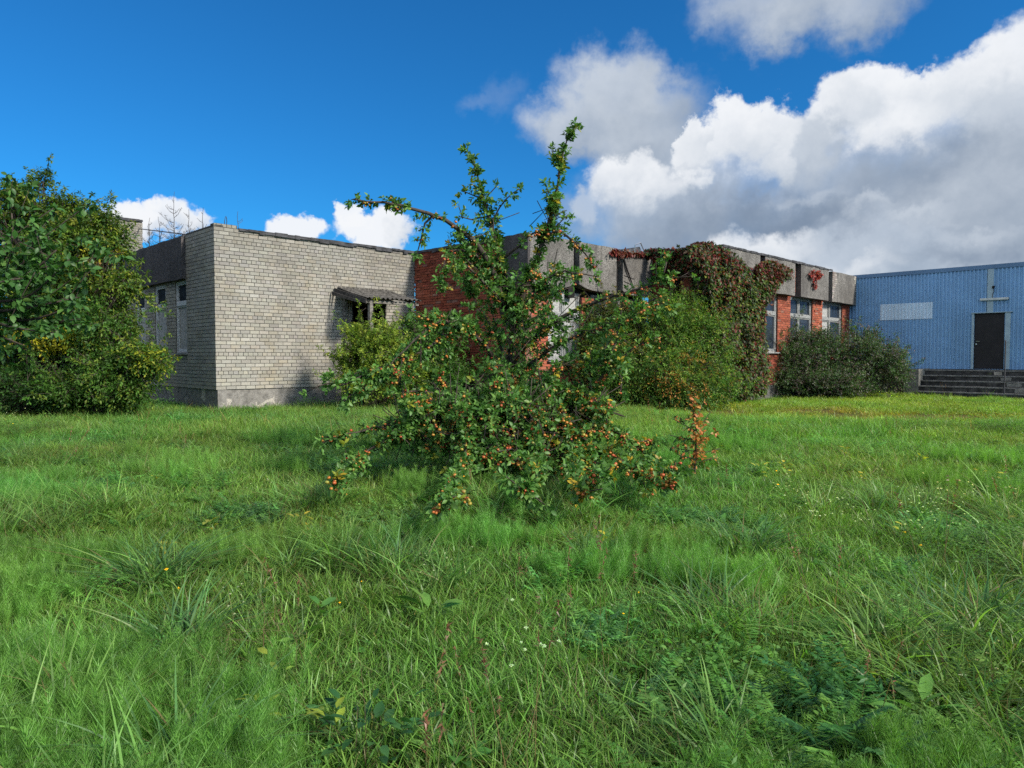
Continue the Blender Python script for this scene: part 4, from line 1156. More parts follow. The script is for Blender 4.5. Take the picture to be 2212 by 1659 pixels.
# ------------------------------------------------------------------ creeper
def poly_pts(poly, n):
    xs = [p[0] for p in poly]; ys = [p[1] for p in poly]
    out = []
    while len(out) < n:
        x, y = RS.uniform(min(xs), max(xs)), RS.uniform(min(ys), max(ys))
        c = False; j = len(poly)-1
        for i in range(len(poly)):
            if (poly[i][1] > y) != (poly[j][1] > y) and x < (poly[j][0]-poly[i][0])*(y-poly[i][1])/(poly[j][1]-poly[i][1])+poly[i][0]: c = not c
            j = i
        if c: out.append((x, y))
    return out
def creeper(label, patches, base, name='creeper', ll=.115):
    t = thing(name, label, 'creeper', base)
    LP, LD, LU, LL, LC = [], [], [], [], []
    tb = MB()
    for poly, p0, nrm, thick, n, pal in patches:
        nv = np.array((nrm[0], nrm[1], 0.0))
        n = int(n*1.5); q = poly_pts(poly, n)
        # bulging cushions
        hub = [q[i] for i in RS.choice(len(q), min(len(q), 26))]
        for (x, y) in q:
            near = min(((x-h[0])/26)**2+((y-h[1])/30)**2 for h in hub)
            th = thick*(.25+.75*math.exp(-near))
            p = np.array(wallpt(x, y, p0, nrm, th*RS.uniform(.55, 1.05)+.03))
            LP.append(p); LD.append(nv*.55+np.array((0, 0, -.75))+RS.normal(size=3)*.5); LU.append(nv+np.array((0, 0, .7))+RS.normal(size=3)*.35)
            LL.append(ll*RS.uniform(.6, 1.3))
            f = [w*(1 if fn is None else fn(x, y)) for w, col, fn in pal]
            LC.append(np.array(pal[RS.choice(len(pal), p=np.array(f)/sum(f))][1])*RS.uniform(.7, 1.3))
        for _ in range(max(3, n//160)):     # loose runners hanging clear of the mass
            x, y = q[RS.randint(len(q))]
            a_ = wallpt(x, y, p0, nrm, thick*.8); d_ = Vector((nrm[0], nrm[1], 0))*RS.uniform(0, .5)+Vector((R2, R2, 0))*RS.normal()*.5+Vector((0, 0, RS.uniform(-1, .5)))
            l_ = RS.uniform(.2, .6); b_ = a_+d_*l_
            tb.tube([a_, a_.lerp(b_, .5)+Vector((0, 0, .03)), b_], [.006, .005, .003], 3)
            cc = np.array(pal[RS.randint(len(pal))][1])
            for k_ in range(int(l_/.045)):
                LP.append(np.array(a_.lerp(b_, k_*.045/l_))); LD.append(np.array(d_)*.4+RS.normal(size=3)); LU.append(nv+np.array((0, 0, .7))); LL.append(ll*RS.uniform(.5, 1.1)); LC.append(cc*RS.uniform(.7, 1.3))
        for _ in range(max(4, n//220)):
            x, y = q[RS.randint(len(q))]
            pts = [wallpt(x+RS.uniform(-6, 6)*k, y+k*RS.uniform(8, 22), p0, nrm, .05+thick*.6*RS.rand()) for k in range(4)]
            tb.tube(pts, [.009, .008, .006, .004], 4)
    leaves('foliage', np.array(LP), np.array(LD), np.array(LU), np.array(LL), np.array(LL)*.62, np.array(LC), M['vine_leaf'], t)
    tb.build('stem', M['deadwood'], t)
    return t
VR = (.115, .016, .013); VO = (.135, .04, .015); VG = (.05, .10, .016); VB = (.06, .034, .016); VY = (.12, .145, .02); VD = (.028, .044, .012)
top = lambda x, y: max(.1, 1.6-(y-530)/70)
mid = lambda x, y: 1.0
bot = lambda x, y: max(.15, (y-540)/160)
CP = [(1.9, VR, top), (.6, VB, mid), (4.6, VG, bot), (.8, VO, mid), (1.5, VY, bot), (1.8, VD, mid), (1.5, VD, top)]  # extra dark leaves towards the top put deep shade into the colour
cr = creeper('reddish green Virginia creeper spilling over the roof edge and down the red corner', [
    ([(1386, 548), (1396, 536), (1480, 535), (1500, 522), (1540, 520), (1545, 600), (1500, 600), (1475, 590), (1450, 580), (1420, 560), (1400, 556)], P3, NB, .38, 2300, CP),
    ([(1415, 560), (1460, 580), (1470, 640), (1455, 660), (1420, 650), (1440, 620)], P3, NB, .16, 420, CP),
    ([(1490, 600), (1545, 600), (1545, 860), (1490, 860), (1500, 690)], P3, NB, .4, 2300, CP),
    ([(1480, 535), (1500, 526), (1540, 524), (1575, 538), (1592, 552), (1606, 562), (1640, 600), (1655, 640), (1645, 700), (1660, 800), (1655, 852), (1540, 862), (1540, 700), (1530, 600), (1500, 575)], P4, NA, .45, 6400, CP),
    ([(1540, 700), (1600, 690), (1650, 700), (1668, 800), (1650, 858), (1530, 864)], P4, NA, .75, 2600, [(2, VG, None), (2, VB, None), (1.5, VD, None), (.8, VR, None), (.7, VY, None)]),
], W_EA(.8, .4, 0))
creeper('separate rusty curtain of creeper over the fascia panel beside the first window', [
    ([(1630, 575), (1640, 566), (1660, 560), (1680, 566), (1700, 575), (1712, 582), (1708, 600), (1690, 605), (1680, 620), (1668, 645), (1652, 660), (1650, 745), (1638, 740), (1640, 650), (1632, 610)], P4, NA, .34, 2300,
     [(2.2, VB, None), (1.5, VR, lambda x, y: 1.4 if y < 600 else .4), (1.6, VG, lambda x, y: .5 if y < 600 else 1.5), (1, VD, None), (.8, VO, None)]),
], W_EA(3.2, .3, 0))
creeper('small tuft of bright red creeper on the panel above the second window pillar', [
    ([(1747, 590), (1752, 583), (1768, 584), (1776, 592), (1770, 598), (1762, 602), (1764, 620), (1758, 622), (1756, 602)], P4, NA, .26, 190, [(3, (.24, .03, .022), None), (1.5, VR, None), (.8, VB, None)]),
], W_EA(7.6, .3, 3.6), 'creeper_tuft')
creeper('red fringe of creeper along the roof edge of the third grey panel', [
    ([(1328, 547), (1345, 541), (1365, 545), (1400, 545), (1400, 552), (1370, 549), (1340, 549)], P2, NA, .2, 260, [(3, VR, None), (1.5, VO, None), (1, VB, None)]),
    ([(1320, 542), (1327, 535), (1333, 541), (1332, 549), (1322, 548)], P2, NA, .2, 60, [(3, VR, None), (1.5, VO, None)]),
], W_RA(4.5, .1, 4.6), 'creeper_fringe')

# ------------------------------------------------------------------ dead spruce saplings on the roof
def roof_sapling(px, ytip, ybase, Y, dens, needles, label):
    b, tpt = at(px, ybase, Y), at(px+RS.uniform(-3, 3), ytip, Y)
    b.z = ROOF-.06
    t = thing('dead_spruce', label, 'sapling', b, 'dead spruce saplings growing on the flat roof')
    h = tpt.z-b.z
    tb = MB()
    ln = [b.lerp(tpt, k/9)+Vector((RS.normal()*.012, RS.normal()*.012, 0)) for k in range(10)]
    tb.tube(ln, [.016*(1-.7*k/9) for k in range(10)], 5)
    nb = MB()
    for _ in range(dens):
        f = RS.uniform(.05, .85); a = RS.uniform(0, 6.28); L = (.12+.5*(1-f))*h*.55*RS.uniform(.6, 1.2)
        p = b.lerp(tpt, f); d = Vector((math.cos(a), math.sin(a), .35))
        l2 = [p, p+d*L*.5, p+d*L+Vector((0, 0, .3*L))]
        tb.tube(l2, [.008, .006, .004], 4)
        for _ in range(int(needles*(1.6-f*1.6))):
            k = RS.uniform(.15, 1); c = l2[0].lerp(l2[2], k); o = Vector(RS.normal(size=3)).normalized()*.07
            nb.tube([c, c+o], [.004, .002], 3, cap=False)
    tb.build('trunk', M['deadwood'], t)
    if nb.v: nb.build('twig', M['deadwood'], t)
for a in ((322, 470, 515, 23.5, 16, 12, 'leafless spruce sapling on the roof nearest to the brick tower'),
          (345, 468, 512, 23.0, 12, 7, 'bare spruce sapling on the roof left of the tallest one'),
          (376, 414, 510, 22.5, 22, 12, 'tallest dead spruce sapling on the roof, with upturned top twigs'),
          (408, 452, 508, 22.0, 14, 6, 'dead forked sapling on the roof right of the tallest spruce'),
          (437, 448, 500, 21.5, 5, 0, 'thin bare sapling stick on the roof just left of the brick corner'),
          (515, 456, 496, 22.5, 6, 3, 'lone thin dead sapling behind the roof edge of the grey front wall')):
    roof_sapling(*a)
wl = thing('wire_loop', 'bent wire loop sticking up from the grey wall corner', 'wire', at(487, 492, 18.6))
mb = MB(); q = [at(486, 494, 18.5), at(485, 478, 18.5), at(488, 467, 18.5), at(490, 478, 18.5), at(488, 494, 18.5)]
mb.tube(spline(q, .05), [.009]*len(spline(q, .05)), 4); mb.build('wire', M['rail'], wl)
cb = thing('cable', 'thin dark cable stretched from the brick tower to the roof edge', 'cable', at(310, 495, 30.5))
mb = MB(); mb.tube([at(300, 494, 31), at(340, 499, 27), at(390, 505, 23), at(400, 507, 22)], [.02]*4, 4); mb.build('wire', M['rail'], cb)
# ------------------------------------------------------------------ meadow
SRC = bpy.data.collections.new('meadow_plants')
_COL = COL
def source(name, V, Fs, C, mat):
    """mesh for the meadow, kept out of the scene"""
    global COL
    COL = SRC
    me = npmesh(name, V, Fs, C, mat)
    COL = _COL
    return me

def blades(n, rad, h0, h1, wd, lean, droop, cols, rs, seg=4, up=.0):
    a = rs.uniform(0, 2*np.pi, n); r = rad*np.sqrt(rs.rand(n))
    B0 = np.stack([r*np.cos(a), r*np.sin(a), np.full(n, -.02)], 1)
    az = a + rs.normal(0, 1.0, n)
    dirn = np.stack([np.cos(az), np.sin(az), np.zeros(n)], 1)
    side = np.stack([-np.sin(az+rs.normal(0, .8, n)), np.cos(az+rs.normal(0, .8, n)), np.zeros(n)], 1); side = unit(side)
    h = rs.uniform(h0, h1, n)*(.5+.5*rs.rand(n)**.5)
    le = lean*rs.uniform(.2, 1.2, n)*h; dr = droop*rs.uniform(.3, 1.2, n)
    w = wd*rs.uniform(.6, 1.3, n)
    V = []
    for i in range(seg+1):
        t = i/seg
        c = B0 + dirn*(le*(t*.45+t*t*.9))[:, None]
        c[:, 2] += h*(t - dr*t*t*.75)
        ww = w*(1-t**1.8)*.5+.0002
        V.append(c - side*ww[:, None])
        if i < seg: V.append(c + side*ww[:, None])
    V = np.stack(V, 1)
    k = 2*seg+1
    quad = np.array([(2*i, 2*i+1, 2*i+3, 2*i+2) for i in range(seg-1)]); tri = np.array([(2*seg-2, 2*seg-1, 2*seg)])
    base = (np.arange(n)*k)[:, None, None]
    C = palette(n, cols, rs, .38)
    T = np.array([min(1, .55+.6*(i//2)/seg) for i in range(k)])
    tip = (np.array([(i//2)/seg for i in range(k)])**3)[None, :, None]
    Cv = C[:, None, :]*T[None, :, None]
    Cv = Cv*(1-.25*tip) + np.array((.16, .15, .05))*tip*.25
    return V.reshape(-1, 3), [(base+quad[None]).reshape(-1, 4), (base+tri[None]).reshape(-1, 3)], Cv.reshape(-1, 3)

def cat(parts):
    V, C, F4, F3, o = [], [], [], [], 0
    for v, fs, c in parts:
        V.append(v); C.append(c)
        for f in fs: (F4 if f.shape[1] == 4 else F3).append(f+o)
        o += len(v)
    Fs = ([np.concatenate(F4)] if F4 else []) + ([np.concatenate(F3)] if F3 else [])
    return np.concatenate(V), Fs, np.concatenate(C)

def strips(P, Q, w, C, rs):
    """thin straight slivers from P to Q"""
    n = len(P); d = unit(Q-P); s = unit(np.cross(d, rdir(n, rs)))*np.asarray(w).reshape(-1, 1)*.5
    V = np.stack([P-s, P+s, Q], 1).reshape(-1, 3)
    return V, [np.arange(3*n).reshape(-1, 3)], np.repeat(C, 3, 0)

G1 = [(5, (.078, .185, .026)), (3, (.105, .22, .034)), (2, (.056, .14, .024)), (.4, (.14, .14, .04))]
G2 = [(5, (.078, .19, .038)), (3, (.105, .23, .05)), (2, (.056, .14, .03)), (.4, (.13, .13, .04))]
rs = np.random.RandomState(11)
pool = []          # (mesh index ranges by kind)
KIND = {}
def add(kind, n, fn, mat='grass'):
    KIND[kind] = []
    for i in range(n):
        KIND[kind].append(len(SRC.objects))
        V, Fs, C = fn()
        source('meadow_%03d' % len(SRC.objects), V, Fs, C, M[mat])
add('turf', 6, lambda: cat([blades(52, .17, .07, .22, .0078, .7, .55, G1, rs), blades(14, .17, .04, .14, .0042, 1.2, .4, [(3, (.12, .115, .045)), (2, (.05, .09, .03))], rs, 3)]))
add('long', 6, lambda: cat([blades(40, .12, .26, .50, .0105, .8, .75, G2, rs, 6), blades(12, .12, .2, .45, .007, 1.1, .8, [(3, (.10, .10, .035)), (2, (.07, .13, .03))], rs, 5)]))
def horsetail():
    parts = []
    for s in range(9):
        b = np.array((rs.normal(0, .07), rs.normal(0, .07), 0)); h = rs.uniform(.14, .27)
        lean = np.array((rs.normal(0, .12), rs.normal(0, .12), 1.0)); lean /= np.linalg.norm(lean)
        col = np.array((.085, .195, .036))*rs.uniform(.75, 1.2)
        parts.append(strips(b[None], (b+lean*h)[None], [.0035], col[None], rs))
        P, Q = [], []
        nn = 11
        for j in range(2, nn):
            z = h*j/nn; L = .10*(1-abs(j/nn-.35))*rs.uniform(.8, 1.2)
            for q in range(8):
                a = q*.785+rs.uniform(-.2, .2)
                p = b+lean*z
                P.append(p); Q.append(p+np.array((math.cos(a)*L*.5, math.sin(a)*L*.5, L*.85)))
        P, Q = np.array(P), np.array(Q)
        parts.append(strips(P, Q, np.full(len(P), .0024), np.tile(col, (len(P), 1))*rs.uniform(.75, 1.25, (len(P), 1)), rs))
    return cat(parts)
add('horsetail', 5, horsetail)
def feather(cols, nl=9, Lr=(.12, .24), pw=.006, npn=15):
    def f():
        parts = []
        for s in range(nl):
            a = rs.uniform(0, 6.28); L = rs.uniform(*Lr); e = rs.uniform(.5, 1.3)
            b = np.array((rs.normal(0, .05), rs.normal(0, .05), 0))
            t = np.linspace(.12, 1, npn)
            dx = np.array((math.cos(a), math.sin(a), 0))
            cen = b + dx*(L*t*math.cos(e)+.25*L*t*t)[:, None]; cen[:, 2] += L*t*math.sin(e)-.25*L*t*t
            sd = np.array((-math.sin(a), math.cos(a), 0)); col = palette(1, cols, rs, .2)[0]
            parts.append(strips(b[None], cen[-1:], [.004], col[None], rs))
            P = np.repeat(cen, 2, 0); sg = np.tile((1, -1), npn)
            pl = np.repeat(L*(.26 if npn < 20 else .19)*np.sin(np.pi*(t*.8+.18)), 2)
            D = sd*sg[:, None] + dx*.55 + rs.normal(size=(2*npn, 3))*.18
            U = np.array((0, 0, 1.0)) + rs.normal(size=(2*npn, 3))*.25
            D = unit(D); S = unit(np.cross(D, U)); W = pw*rs.uniform(.7, 1.3, 2*npn)[:, None]
            V = np.stack([P, P+D*pl[:, None]*.5-S*W, P+D*pl[:, None], P+D*pl[:, None]*.5+S*W], 1).reshape(-1, 3)
            i = (np.arange(2*npn)*4)[:, None]
            parts.append((V, [i+np.array((0, 1, 2, 3))], np.repeat(np.tile(col, (2*npn, 1))*rs.uniform(.75, 1.2, (2*npn, 1)), 4, 0)))
        return cat(parts)
    return f
add('yarrow', 5, feather([(3, (.07, .18, .045)), (2, (.09, .21, .045)), (2, (.07, .16, .055))]))
add('tansy', 3, feather([(3, (.065, .17, .03)), (2, (.085, .20, .034))], 10, (.2, .36), .0055, 26))
def broad(cols, nl, Ls, asp, rad=.1, z=(.03, .14)):
    def f():
        n = nl
        a = rs.uniform(0, 6.28, n); r = rad*np.sqrt(rs.rand(n))
        P = np.stack([r*np.cos(a), r*np.sin(a), rs.uniform(*z, n)], 1)
        D = np.stack([np.cos(a), np.sin(a), rs.uniform(.1, .9, n)], 1); U = np.array((0, 0, 1.0))+rs.normal(size=(n, 3))*.3
        L = rs.uniform(*Ls, n); D = unit(D); S = unit(np.cross(D, U)); N = np.cross(S, D)
        T = [(0, 0, 0), (.28, -.42, .6), (.28, 0, 0), (.28, .42, .6), (.66, -.42, .7), (.66, 0, 0), (.66, .42, .7), (1, 0, 0)]
        V = np.stack([P+D*(L*t)[:, None]+S*(L*asp*s)[:, None]+N*(L*asp*.15*q-L*.3*t*t)[:, None] for t, s, q in T], 1).reshape(-1, 3)
        b = (np.arange(n)*8)[:, None, None]
        tri = np.array([(0, 2, 1), (0, 3, 2), (4, 5, 7), (5, 6, 7)]); quad = np.array([(1, 2, 5, 4), (2, 3, 6, 5)])
        lf = (V, [(b+quad[None]).reshape(-1, 4), (b+tri[None]).reshape(-1, 3)], np.repeat(palette(n, cols, rs, .2), 8, 0))
        Z = P.copy(); Z[:, :2] *= .3; Z[:, 2] = 0
        return cat([lf, strips(Z, P, np.full(n, .003), np.tile((.05, .09, .03), (n, 1)), rs)])
    return f
add('clover', 4, broad([(3, (.06, .16, .03)), (2, (.08, .19, .04))], 46, (.018, .034), .85, .16, (.04, .16)))
add('weed', 4, broad([(3, (.055, .15, .03)), (2, (.09, .20, .035))], 9, (.07, .14), .42, .06, (.01, .06)))
add('dark_herb', 3, broad([(3, (.055, .14, .026)), (2, (.07, .17, .03)), (1, (.075, .16, .04))], 90, (.015, .034), .4, .17, (.02, .20)))
add('straw', 4, lambda: cat([blades(16, .14, .1, .4, .0035, 1.4, .75, [(3, (.12, .095, .045)), (2, (.09, .065, .03)), (1, (.13, .11, .055))], rs, 4), blades(20, .16, .06, .2, .005, .9, .5, G1, rs)]))
def stalk():
    n = 3; P = np.stack([rs.normal(0, .05, n), rs.normal(0, .05, n), np.zeros(n)], 1); Q = P+np.stack([rs.normal(0, .1, n), rs.normal(0, .1, n), rs.uniform(.35, .62, n)], 1)
    a = strips(P, Q, np.full(n, .005), palette(n, [(1, (.13, .09, .045)), (1, (.09, .10, .04))], rs), rs)
    m = 26*n; i = rs.randint(0, n, m); t = rs.uniform(.72, 1, m)[:, None]
    c = P[i]*(1-t)+Q[i]*t
    b = strips(c, c+rdir(m, rs)*.022, np.full(m, .007), palette(m, [(2, (.13, .065, .035)), (1, (.10, .085, .04))], rs), rs)
    return cat([a, b])
add('stalk', 4, stalk)
def flowers(col, h=(.22, .4), n=2, sz=.010):
    def f():
        P = np.stack([rs.normal(0, .12, n), rs.normal(0, .12, n), np.zeros(n)], 1); Q = P+np.stack([rs.normal(0, .03, n), rs.normal(0, .03, n), rs.uniform(*h, n)], 1)
        a = strips(P, Q, np.full(n, .0035), np.tile((.06, .12, .03), (n, 1)), rs)
        m = 12*n; i = rs.randint(0, n, m); d = rdir(m, rs); d[:, 2] = np.abs(d[:, 2])*.6
        b = strips(Q[i], Q[i]+d*sz*1.2, np.full(m, sz), palette(m, [(1, col)], rs), rs)
        return cat([a, b])
    return f
add('yellow_flower', 3, flowers((.62, .42, .02)))
add('pale_flower', 3, flowers((.36, .42, .26), (.2, .34), 9, .010))
add('lawn', 5, lambda: cat([blades(90, .26, .05, .14, .0075, .8, .5, [(4, (.11, .20, .03)), (3, (.085, .175, .028)), (2, (.15, .195, .035))], rs, 3), blades(14, .26, .03, .08, .006, 1.4, .4, [(3, (.14, .11, .04)), (2, (.10, .08, .03))], rs, 3)]))
add('far', 6, lambda: cat([blades(120, .30, .12, .30, .0085, .6, .5, G1, rs, 4), blades(18, .3, .2, .38, .009, .8, .7, G2, rs, 4)]))
add('yellow_leaf', 2, broad([(3, (.25, .26, .03)), (2, (.15, .20, .03))], 7, (.05, .09), .5, .06, (.05, .14)))

# low-frequency fields for patches of each plant
def field(x, y, seed, sc):
    r = np.random.RandomState(seed); v = np.zeros_like(x); amp = 1
    for o in range(3):
        for _ in range(3):
            a = r.uniform(0, 6.28); f = sc*(1.9**o)*r.uniform(.7, 1.3); p = r.uniform(0, 6.28)
            v += amp*np.sin(f*(x*math.cos(a)+y*math.sin(a))+p+1.3*np.sin(f*.7*(y*math.cos(a)-x*math.sin(a))+p*2))
        amp *= .6
    return v/4.0

def inside_building(x, y):
    u = (x-P0[0])*R2+(y-P0[1])*R2; w = (x-P0[0])*R2-(y-P0[1])*R2    # along A, along NA
    q = np.zeros(len(x), bool)
    q |= (w < .02) & (u > -.02) & (u < 6.30)
    q |= (w < 4.83) & (u > 6.3) & (u < 12.04)
    q |= (w < 7.2) & (u > 12.04) & (u < 23.25)
    q |= (u > 23.20)
    q |= (u > 21.7) & (w > 10.1)
    return q

mowed = lambda x, y: ((y > 15.2+.9*np.sin(x*.5)+.35*np.sin(x*1.7+1)) & (x > 3.5))
def bare_f(x, y):
    """worn mossy strip in front of the bushes on the right"""
    px = CX+F*x/y
    v = np.exp(-(((px-1640)/170)**2)-((y-18.6-.15*np.sin(x*2))/1.2)**2) + .8*np.exp(-(((px-1900)/230)**2)-((y-16.9)/.9)**2) + .5*np.exp(-(((px-2150)/150)**2)-((y-16.0)/1.0)**2)
    return np.clip(v*1.5*(.55+.9*field(x, y, 77, 1.9)), 0, 1)

PT, RO, SCL, IDX, TI = [], [], [], [], []
rs = np.random.RandomState(23)
def scatter(y0, y1, dens, margin, chooser, scale=(.75, 1.25), zoff=0.0):
    xm = .74*y1+margin
    n = int((y1-y0)*2*xm*dens)
    x = rs.uniform(-xm, xm, n); y = rs.uniform(y0, y1, n)
    ok = (np.abs(x) < .74*y+margin) & ~inside_building(x, y)
    x, y = x[ok], y[ok]
    kind, sc = chooser(x, y)
    keep = np.array([k is not None for k in kind])
    for i in np.nonzero(keep)[0]:
        IDX.append(KIND[kind[i]][rs.randint(len(KIND[kind[i]]))])
    m = keep.sum()
    PT.append(np.stack([x[keep], y[keep], np.full(m, zoff)], 1))
    RO.append(np.stack([rs.normal(0, .12, m), rs.normal(0, .12, m), rs.uniform(0, 6.28, m)], 1))
    SCL.append(sc[keep]*rs.uniform(*scale, m))
    f = field(x[keep], y[keep], 5, .9); g = field(x[keep], y[keep], 6, 2.6)
    t = 1+.16*f+.10*g+rs.normal(0, .08, m)
    warm = 1+.22*field(x[keep], y[keep], 8, 1.2)
    lawn = np.where(mowed(x[keep], y[keep]), 1.12, 1.0)
    bb_ = bare_f(x[keep], y[keep])*(y[keep] > 10)
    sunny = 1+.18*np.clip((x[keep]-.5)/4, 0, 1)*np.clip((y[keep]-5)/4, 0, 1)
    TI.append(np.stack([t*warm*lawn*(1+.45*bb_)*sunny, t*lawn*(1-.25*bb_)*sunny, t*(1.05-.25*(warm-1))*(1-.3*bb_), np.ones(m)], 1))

def choose_near(x, y):
    a, b, c, d, e = (field(x, y, s, q) for s, q in ((31, 1.6), (32, 1.5), (33, 1.9), (34, 1.3), (35, 2.3)))
    r = rs.rand(len(x)); kind = np.full(len(x), 'turf', object); sc = np.ones(len(x))
    kind[(a > .34) & (r < .5)] = 'horsetail'
    kind[(b > .30) & (r < .4)] = 'long'
    kind[(c > .50) & (r < .6)] = 'yarrow'
    kind[(d > .85) & (r < .3)] = 'clover'
    kind[(e > .85) & (r < .3)] = 'dark_herb'
    q = rs.rand(len(x))
    kind[q < .035] = 'straw'; kind[(q > .035) & (q < .05)] = 'weed'; kind[(q > .05) & (q < .062)] = 'tansy'; kind[(q > .062) & (q < .065)] = 'stalk'
    kind[(q > .07) & (q < .0708)] = 'yellow_flower'; kind[(q > .0745) & (q < .0755)] = 'pale_flower'; kind[(q > .082) & (q < .085)] = 'yellow_leaf'
    left = (x < -.33*y) & (y < 3.2) & (rs.rand(len(x)) < .4)
    kind[left] = 'horsetail'
    hollow = (field(x, y, 41, 2.4) > .80) & (rs.rand(len(x)) < .7); kind[hollow] = None
    hs = (field(x, y, 41, 2.4) > .62) & (rs.rand(len(x)) < .12); kind[hs] = 'straw'
    rb_ = (x > .25*y) & (y < 3.6) & (rs.rand(len(x)) < .12); kind[rb_] = 'tansy'
    pf = (np.hypot(x-3.2, y-6.0) < 1.2) & (rs.rand(len(x)) < .03); kind[pf] = 'pale_flower'
    dh = (np.hypot((x-3.6)/.8, (y-4.7)/.5) < 1) & (rs.rand(len(x)) < .5); kind[dh] = 'dark_herb'
    return kind, sc
def choose_mid(x, y):
    k, sc = choose_near(x, y)
    k[(k == 'turf') & (rs.rand(len(x)) < .12)] = 'long'
    sc = np.where(k == 'long', .6, 1.0)
    return k, sc
def choose_far(x, y):
    kind = np.full(len(x), 'far', object); sc = np.ones(len(x))
    r = rs.rand(len(x))
    kind[(field(x, y, 35, 1.1) > .42) & (r < .6)] = 'dark_herb'
    kind[(r > .6) & (field(x, y, 33, 1.3) > .4)] = 'yarrow'
    sc[kind != 'far'] = 1.5
    mo = mowed(x, y)
    kind[mo] = 'lawn'
    b = bare_f(x, y)
    kind[mo & (rs.rand(len(x)) < b*1.0)] = None
    kind[(kind == 'far') & (rs.rand(len(x)) < b*.8)] = 'lawn'
    kind[rs.rand(len(x)) < .002] = 'pale_flower'
    return kind, sc
scatter(1.3, 3.6, 175, 1.2, choose_near, (.62, 1.08))
scatter(3.6, 7.0, 125, 1.2, choose_near, (.65, 1.1))
scatter(7.0, 12.0, 62, 1.4, choose_mid, (.75, 1.2))
scatter(12.0, 30.0, 24, 1.5, choose_far, (.8, 1.2))
def choose_edge(x, y):
    near_wall = inside_building(x+.45*R2, y+.45*R2) | inside_building(x-.45*R2, y+.45*R2) | inside_building(x, y+.6)
    k = np.full(len(x), None, object); r = rs.rand(len(x))
    k[near_wall & (r < .5)] = 'long'; k[near_wall & (r < .2)] = 'dark_herb'; k[near_wall & (r < .08)] = 'stalk'; k[near_wall & (r > .5) & (r < .6)] = 'weed'
    return k, np.full(len(x), .8)
scatter(15.0, 29.0, 9, 1.0, choose_edge, (.6, 1.3))
PT, RO, SCL, TI = np.concatenate(PT), np.concatenate(RO), np.concatenate(SCL), np.concatenate(TI)
print('meadow plants', len(PT))

def ground_z(x, y): return .035*field(x, y, 91, 1.1)*np.clip((16-y)/8, 0, 1)
PT[:, 2] = ground_z(PT[:, 0], PT[:, 1])

me = bpy.data.meshes.new('grass')
me.vertices.add(len(PT)); me.vertices.foreach_set('co', PT.astype(np.float32).ravel())
for nm, typ, arr in (('rot', 'FLOAT_VECTOR', RO), ('scl', 'FLOAT', SCL), ('idx', 'INT', np.array(IDX)), ('tint', 'FLOAT_COLOR', TI)):
    a = me.attributes.new(nm, typ, 'POINT')
    key = {'FLOAT_VECTOR': 'vector', 'FLOAT': 'value', 'INT': 'value', 'FLOAT_COLOR': 'color'}[typ]
    a.data.foreach_set(key, (arr.astype(np.int32) if typ == 'INT' else arr.astype(np.float32)).ravel())
me.update()
go = bpy.data.objects.new('grass', me); COL.objects.link(go)
tag(go, 'long unmown green meadow grass and weeds covering the ground', 'grass', kind='stuff')
ng = bpy.data.node_groups.new('meadow', 'GeometryNodeTree')
ng.interface.new_socket('Geometry', in_out='INPUT', socket_type='NodeSocketGeometry')
ng.interface.new_socket('Geometry', in_out='OUTPUT', socket_type='NodeSocketGeometry')
gi, gout = ng.nodes.new('NodeGroupInput'), ng.nodes.new('NodeGroupOutput')
iop = ng.nodes.new('GeometryNodeInstanceOnPoints'); ci = ng.nodes.new('GeometryNodeCollectionInfo')
ci.inputs['Collection'].default_value = SRC; ci.inputs['Separate Children'].default_value = True; ci.inputs['Reset Children'].default_value = True
def named(nm, typ):
    n = ng.nodes.new('GeometryNodeInputNamedAttribute'); n.data_type = typ; n.inputs['Name'].default_value = nm; return n.outputs[0]
e2r = ng.nodes.new('FunctionNodeEulerToRotation')
ng.links.new(named('rot', 'FLOAT_VECTOR'), e2r.inputs[0])
iop.inputs['Pick Instance'].default_value = True
ng.links.new(gi.outputs[0], iop.inputs['Points']); ng.links.new(ci.outputs[0], iop.inputs['Instance'])
ng.links.new(named('idx', 'INT'), iop.inputs['Instance Index']); ng.links.new(e2r.outputs[0], iop.inputs['Rotation'])
ng.links.new(named('scl', 'FLOAT'), iop.inputs['Scale']); ng.links.new(iop.outputs[0], gout.inputs[0])
mod = go.modifiers.new('meadow', 'NODES'); mod.node_group = ng

# ---- ground sheet to the horizon
xs = np.concatenate([[-600, -250, -120, -60], np.arange(-32, 32.1, .4), [60, 120, 250, 600]])
ys = np.concatenate([[-300, -100, -40, -15], np.arange(-6, 34.1, .4), [60, 120, 300, 900]])
X, Y = np.meshgrid(xs, ys); X, Y = X.ravel(), Y.ravel()
Z = ground_z(X, Y)*((np.abs(X) < 40) & (Y < 30))
nx = len(xs); ii = np.arange(len(X)).reshape(len(ys), nx)
Q = np.stack([ii[:-1, :-1], ii[:-1, 1:], ii[1:, 1:], ii[1:, :-1]], -1).reshape(-1, 4)
gr = npmesh('ground', np.stack([X, Y, Z], 1), [Q], np.ones((len(X), 3)), M['ground'], None, True)
a = gr.data.attributes.new('Bare', 'FLOAT', 'POINT')
yy = np.maximum(Y, .5); a.data.foreach_set('value', (bare_f(X, yy)*(Y > 10)).astype(np.float32))
tag(gr, 'meadow ground under the grass', 'ground', kind='structure')

